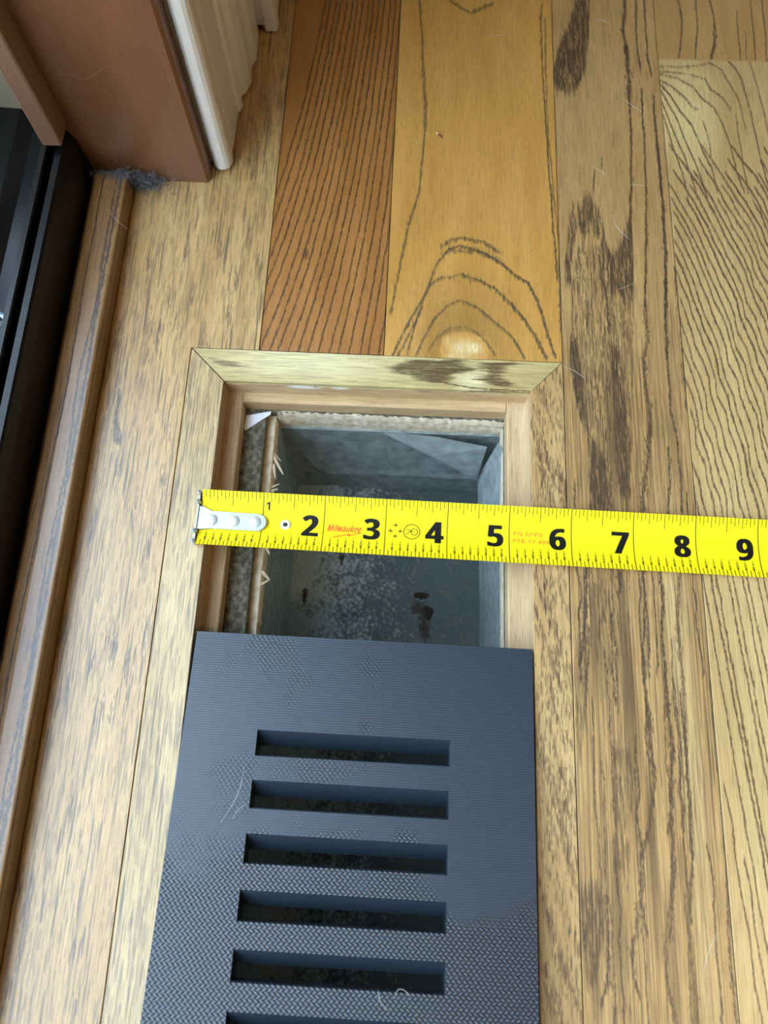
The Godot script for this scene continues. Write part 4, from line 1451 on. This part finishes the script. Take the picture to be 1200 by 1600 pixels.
	tag(build(du, "dust_ball", plain(rgb(104, 104, 106), 0.95), self, Vector3(-127, 0, -250)), "grey fluffy dust ball caught at the foot of the brown jamb", "dust", "", "stuff")
	# white scrap in the left corner of the hole
	var sc := MB.new()
	sc.prism(PackedVector2Array([Vector2(-69.9, -139.6), Vector2(-58.4, -142.3), Vector2(-58.8, -140.6), Vector2(-69.6, -132.2), Vector2(-70.2, -133)]), -18.9, -18.3)
	tag(build(sc, "paper_scrap", plain(rgb(232, 234, 236), 0.6), self, Vector3(-65, -18.9, -138)), "white triangular scrap in the far left corner of the vent hole", "scrap")
	# debris on the duct base
	for q in [[17.2, -75.9, 4.2, 2.2, "brown flat debris clump on the duct base, just below the tape measure"], [21.4, -66.4, 2.6, 4.0, "brown oblong debris clump on the duct base, nearer the register"]]:
		var db := MB.new()
		var nz := FastNoiseLite.new()
		nz.seed = int(q[0])
		nz.frequency = 0.5
		var prev := []
		for i in 6:
			var rr := float(5 - i) / 5.0
			var ring := []
			for k in 16:
				var an := TAU * k / 16
				var wob := 1.0 + nz.get_noise_2d(cos(an) * 3.0, sin(an) * 3.0) * 0.5
				var e := sqrt(maxf(0.0, 1.0 - rr * rr))
				ring.append(Vector3(q[0] + cos(an) * q[2] * rr * wob, -108.0 + e * 1.4 + nz.get_noise_2d(k * 2.0, i * 2.0) * 0.4 * e, q[1] + sin(an) * q[3] * rr * wob))
			if prev.size():
				for k in 16:
					db.quad(prev[k], prev[(k + 1) % 16], ring[(k + 1) % 16], ring[k], Vector3.UP)
			prev = ring
		tag(build(db, "debris_clump", plain(rgb(50, 36, 24), 0.95), self, Vector3(q[0], -108, q[1]), true), q[4], "debris", "debris in the duct")
	# roller of the sliding screen in the sill channel
	var ro := thing("sill_roller", Vector3(-166.6, 6, -159), "small grey metal roller in the channel of the black sill", "roller")
	var rb := MB.new()
	rb.lathe(Vector3(-166.6, 6, -159), [Vector2(3.6, 0), Vector2(3.6, 20), Vector2(2.8, 21), Vector2(2.4, 19.5), Vector2(0, 19.5)], 26)
	build(rb, "wheel", plain(rgb(150, 158, 166), 0.35, 0.7), ro, Vector3(-166.6, 6, -159))
	rb = MB.new()
	rb.lathe(Vector3(-166.6, 25, -159), [Vector2(1.0, 0), Vector2(1.0, 2.6), Vector2(0, 2.8)], 16)
	build(rb, "axle", plain(rgb(120, 126, 132), 0.3, 0.8), ro, Vector3(-166.6, 6, -159))
	# nosing strip between sill and floor
	var ns := MB.new()
	ns.uo = Vector3(-131, 0, -400)
	var wd := Wood.new(0, 0, 30, 400, 4.0, 61)
	wd.pores(900, 3, 16, 0.2, 0.5, 0.4)
	for k in 5:
		var p := []
		for j in 11:
			p.append([13.0, 14.5, 5.0, 9.0, 21.0][k] + wd.wig.get_noise_1d(j * 5.0 + k * 60.0) * 2.5)
			p.append(j * 40.0)
		wd.line(p, [1.6, 0.9, 0.5, 0.6, 0.6][k], [0.75, 0.6, 0.4, 0.4, 0.5][k], 0.6)
	var nm := wooden(wd.finish(rgb(124, 88, 46), rgb(152, 114, 68), rgb(190, 150, 100), rgb(48, 36, 26), 0.2), 0.36)  # browns darkened overall, standing in for shade cast by the sill
	ns.uo = Vector3(-131, 0, -260)
	ns.ua = Vector3(-1.0 / 30, 1.0 / 30, 0)
	ns.va = Vector3(0, 0, 1.0 / 400)
	var np := PackedVector2Array([Vector2(-131.0, -19), Vector2(-131.0, 8.4)])
	for i in 7:
		var an := PI * 0.5 * i / 6.0
		np.append(Vector2(-132.6 + 1.6 * cos(an), 8.4 + 1.6 * sin(an)))
	np.append_array(PackedVector2Array([Vector2(-141, 9.9), Vector2(-146.4, 9.2), Vector2(-148.6, 7.0), Vector2(-149.4, 4.0), Vector2(-147.0, -19)]))
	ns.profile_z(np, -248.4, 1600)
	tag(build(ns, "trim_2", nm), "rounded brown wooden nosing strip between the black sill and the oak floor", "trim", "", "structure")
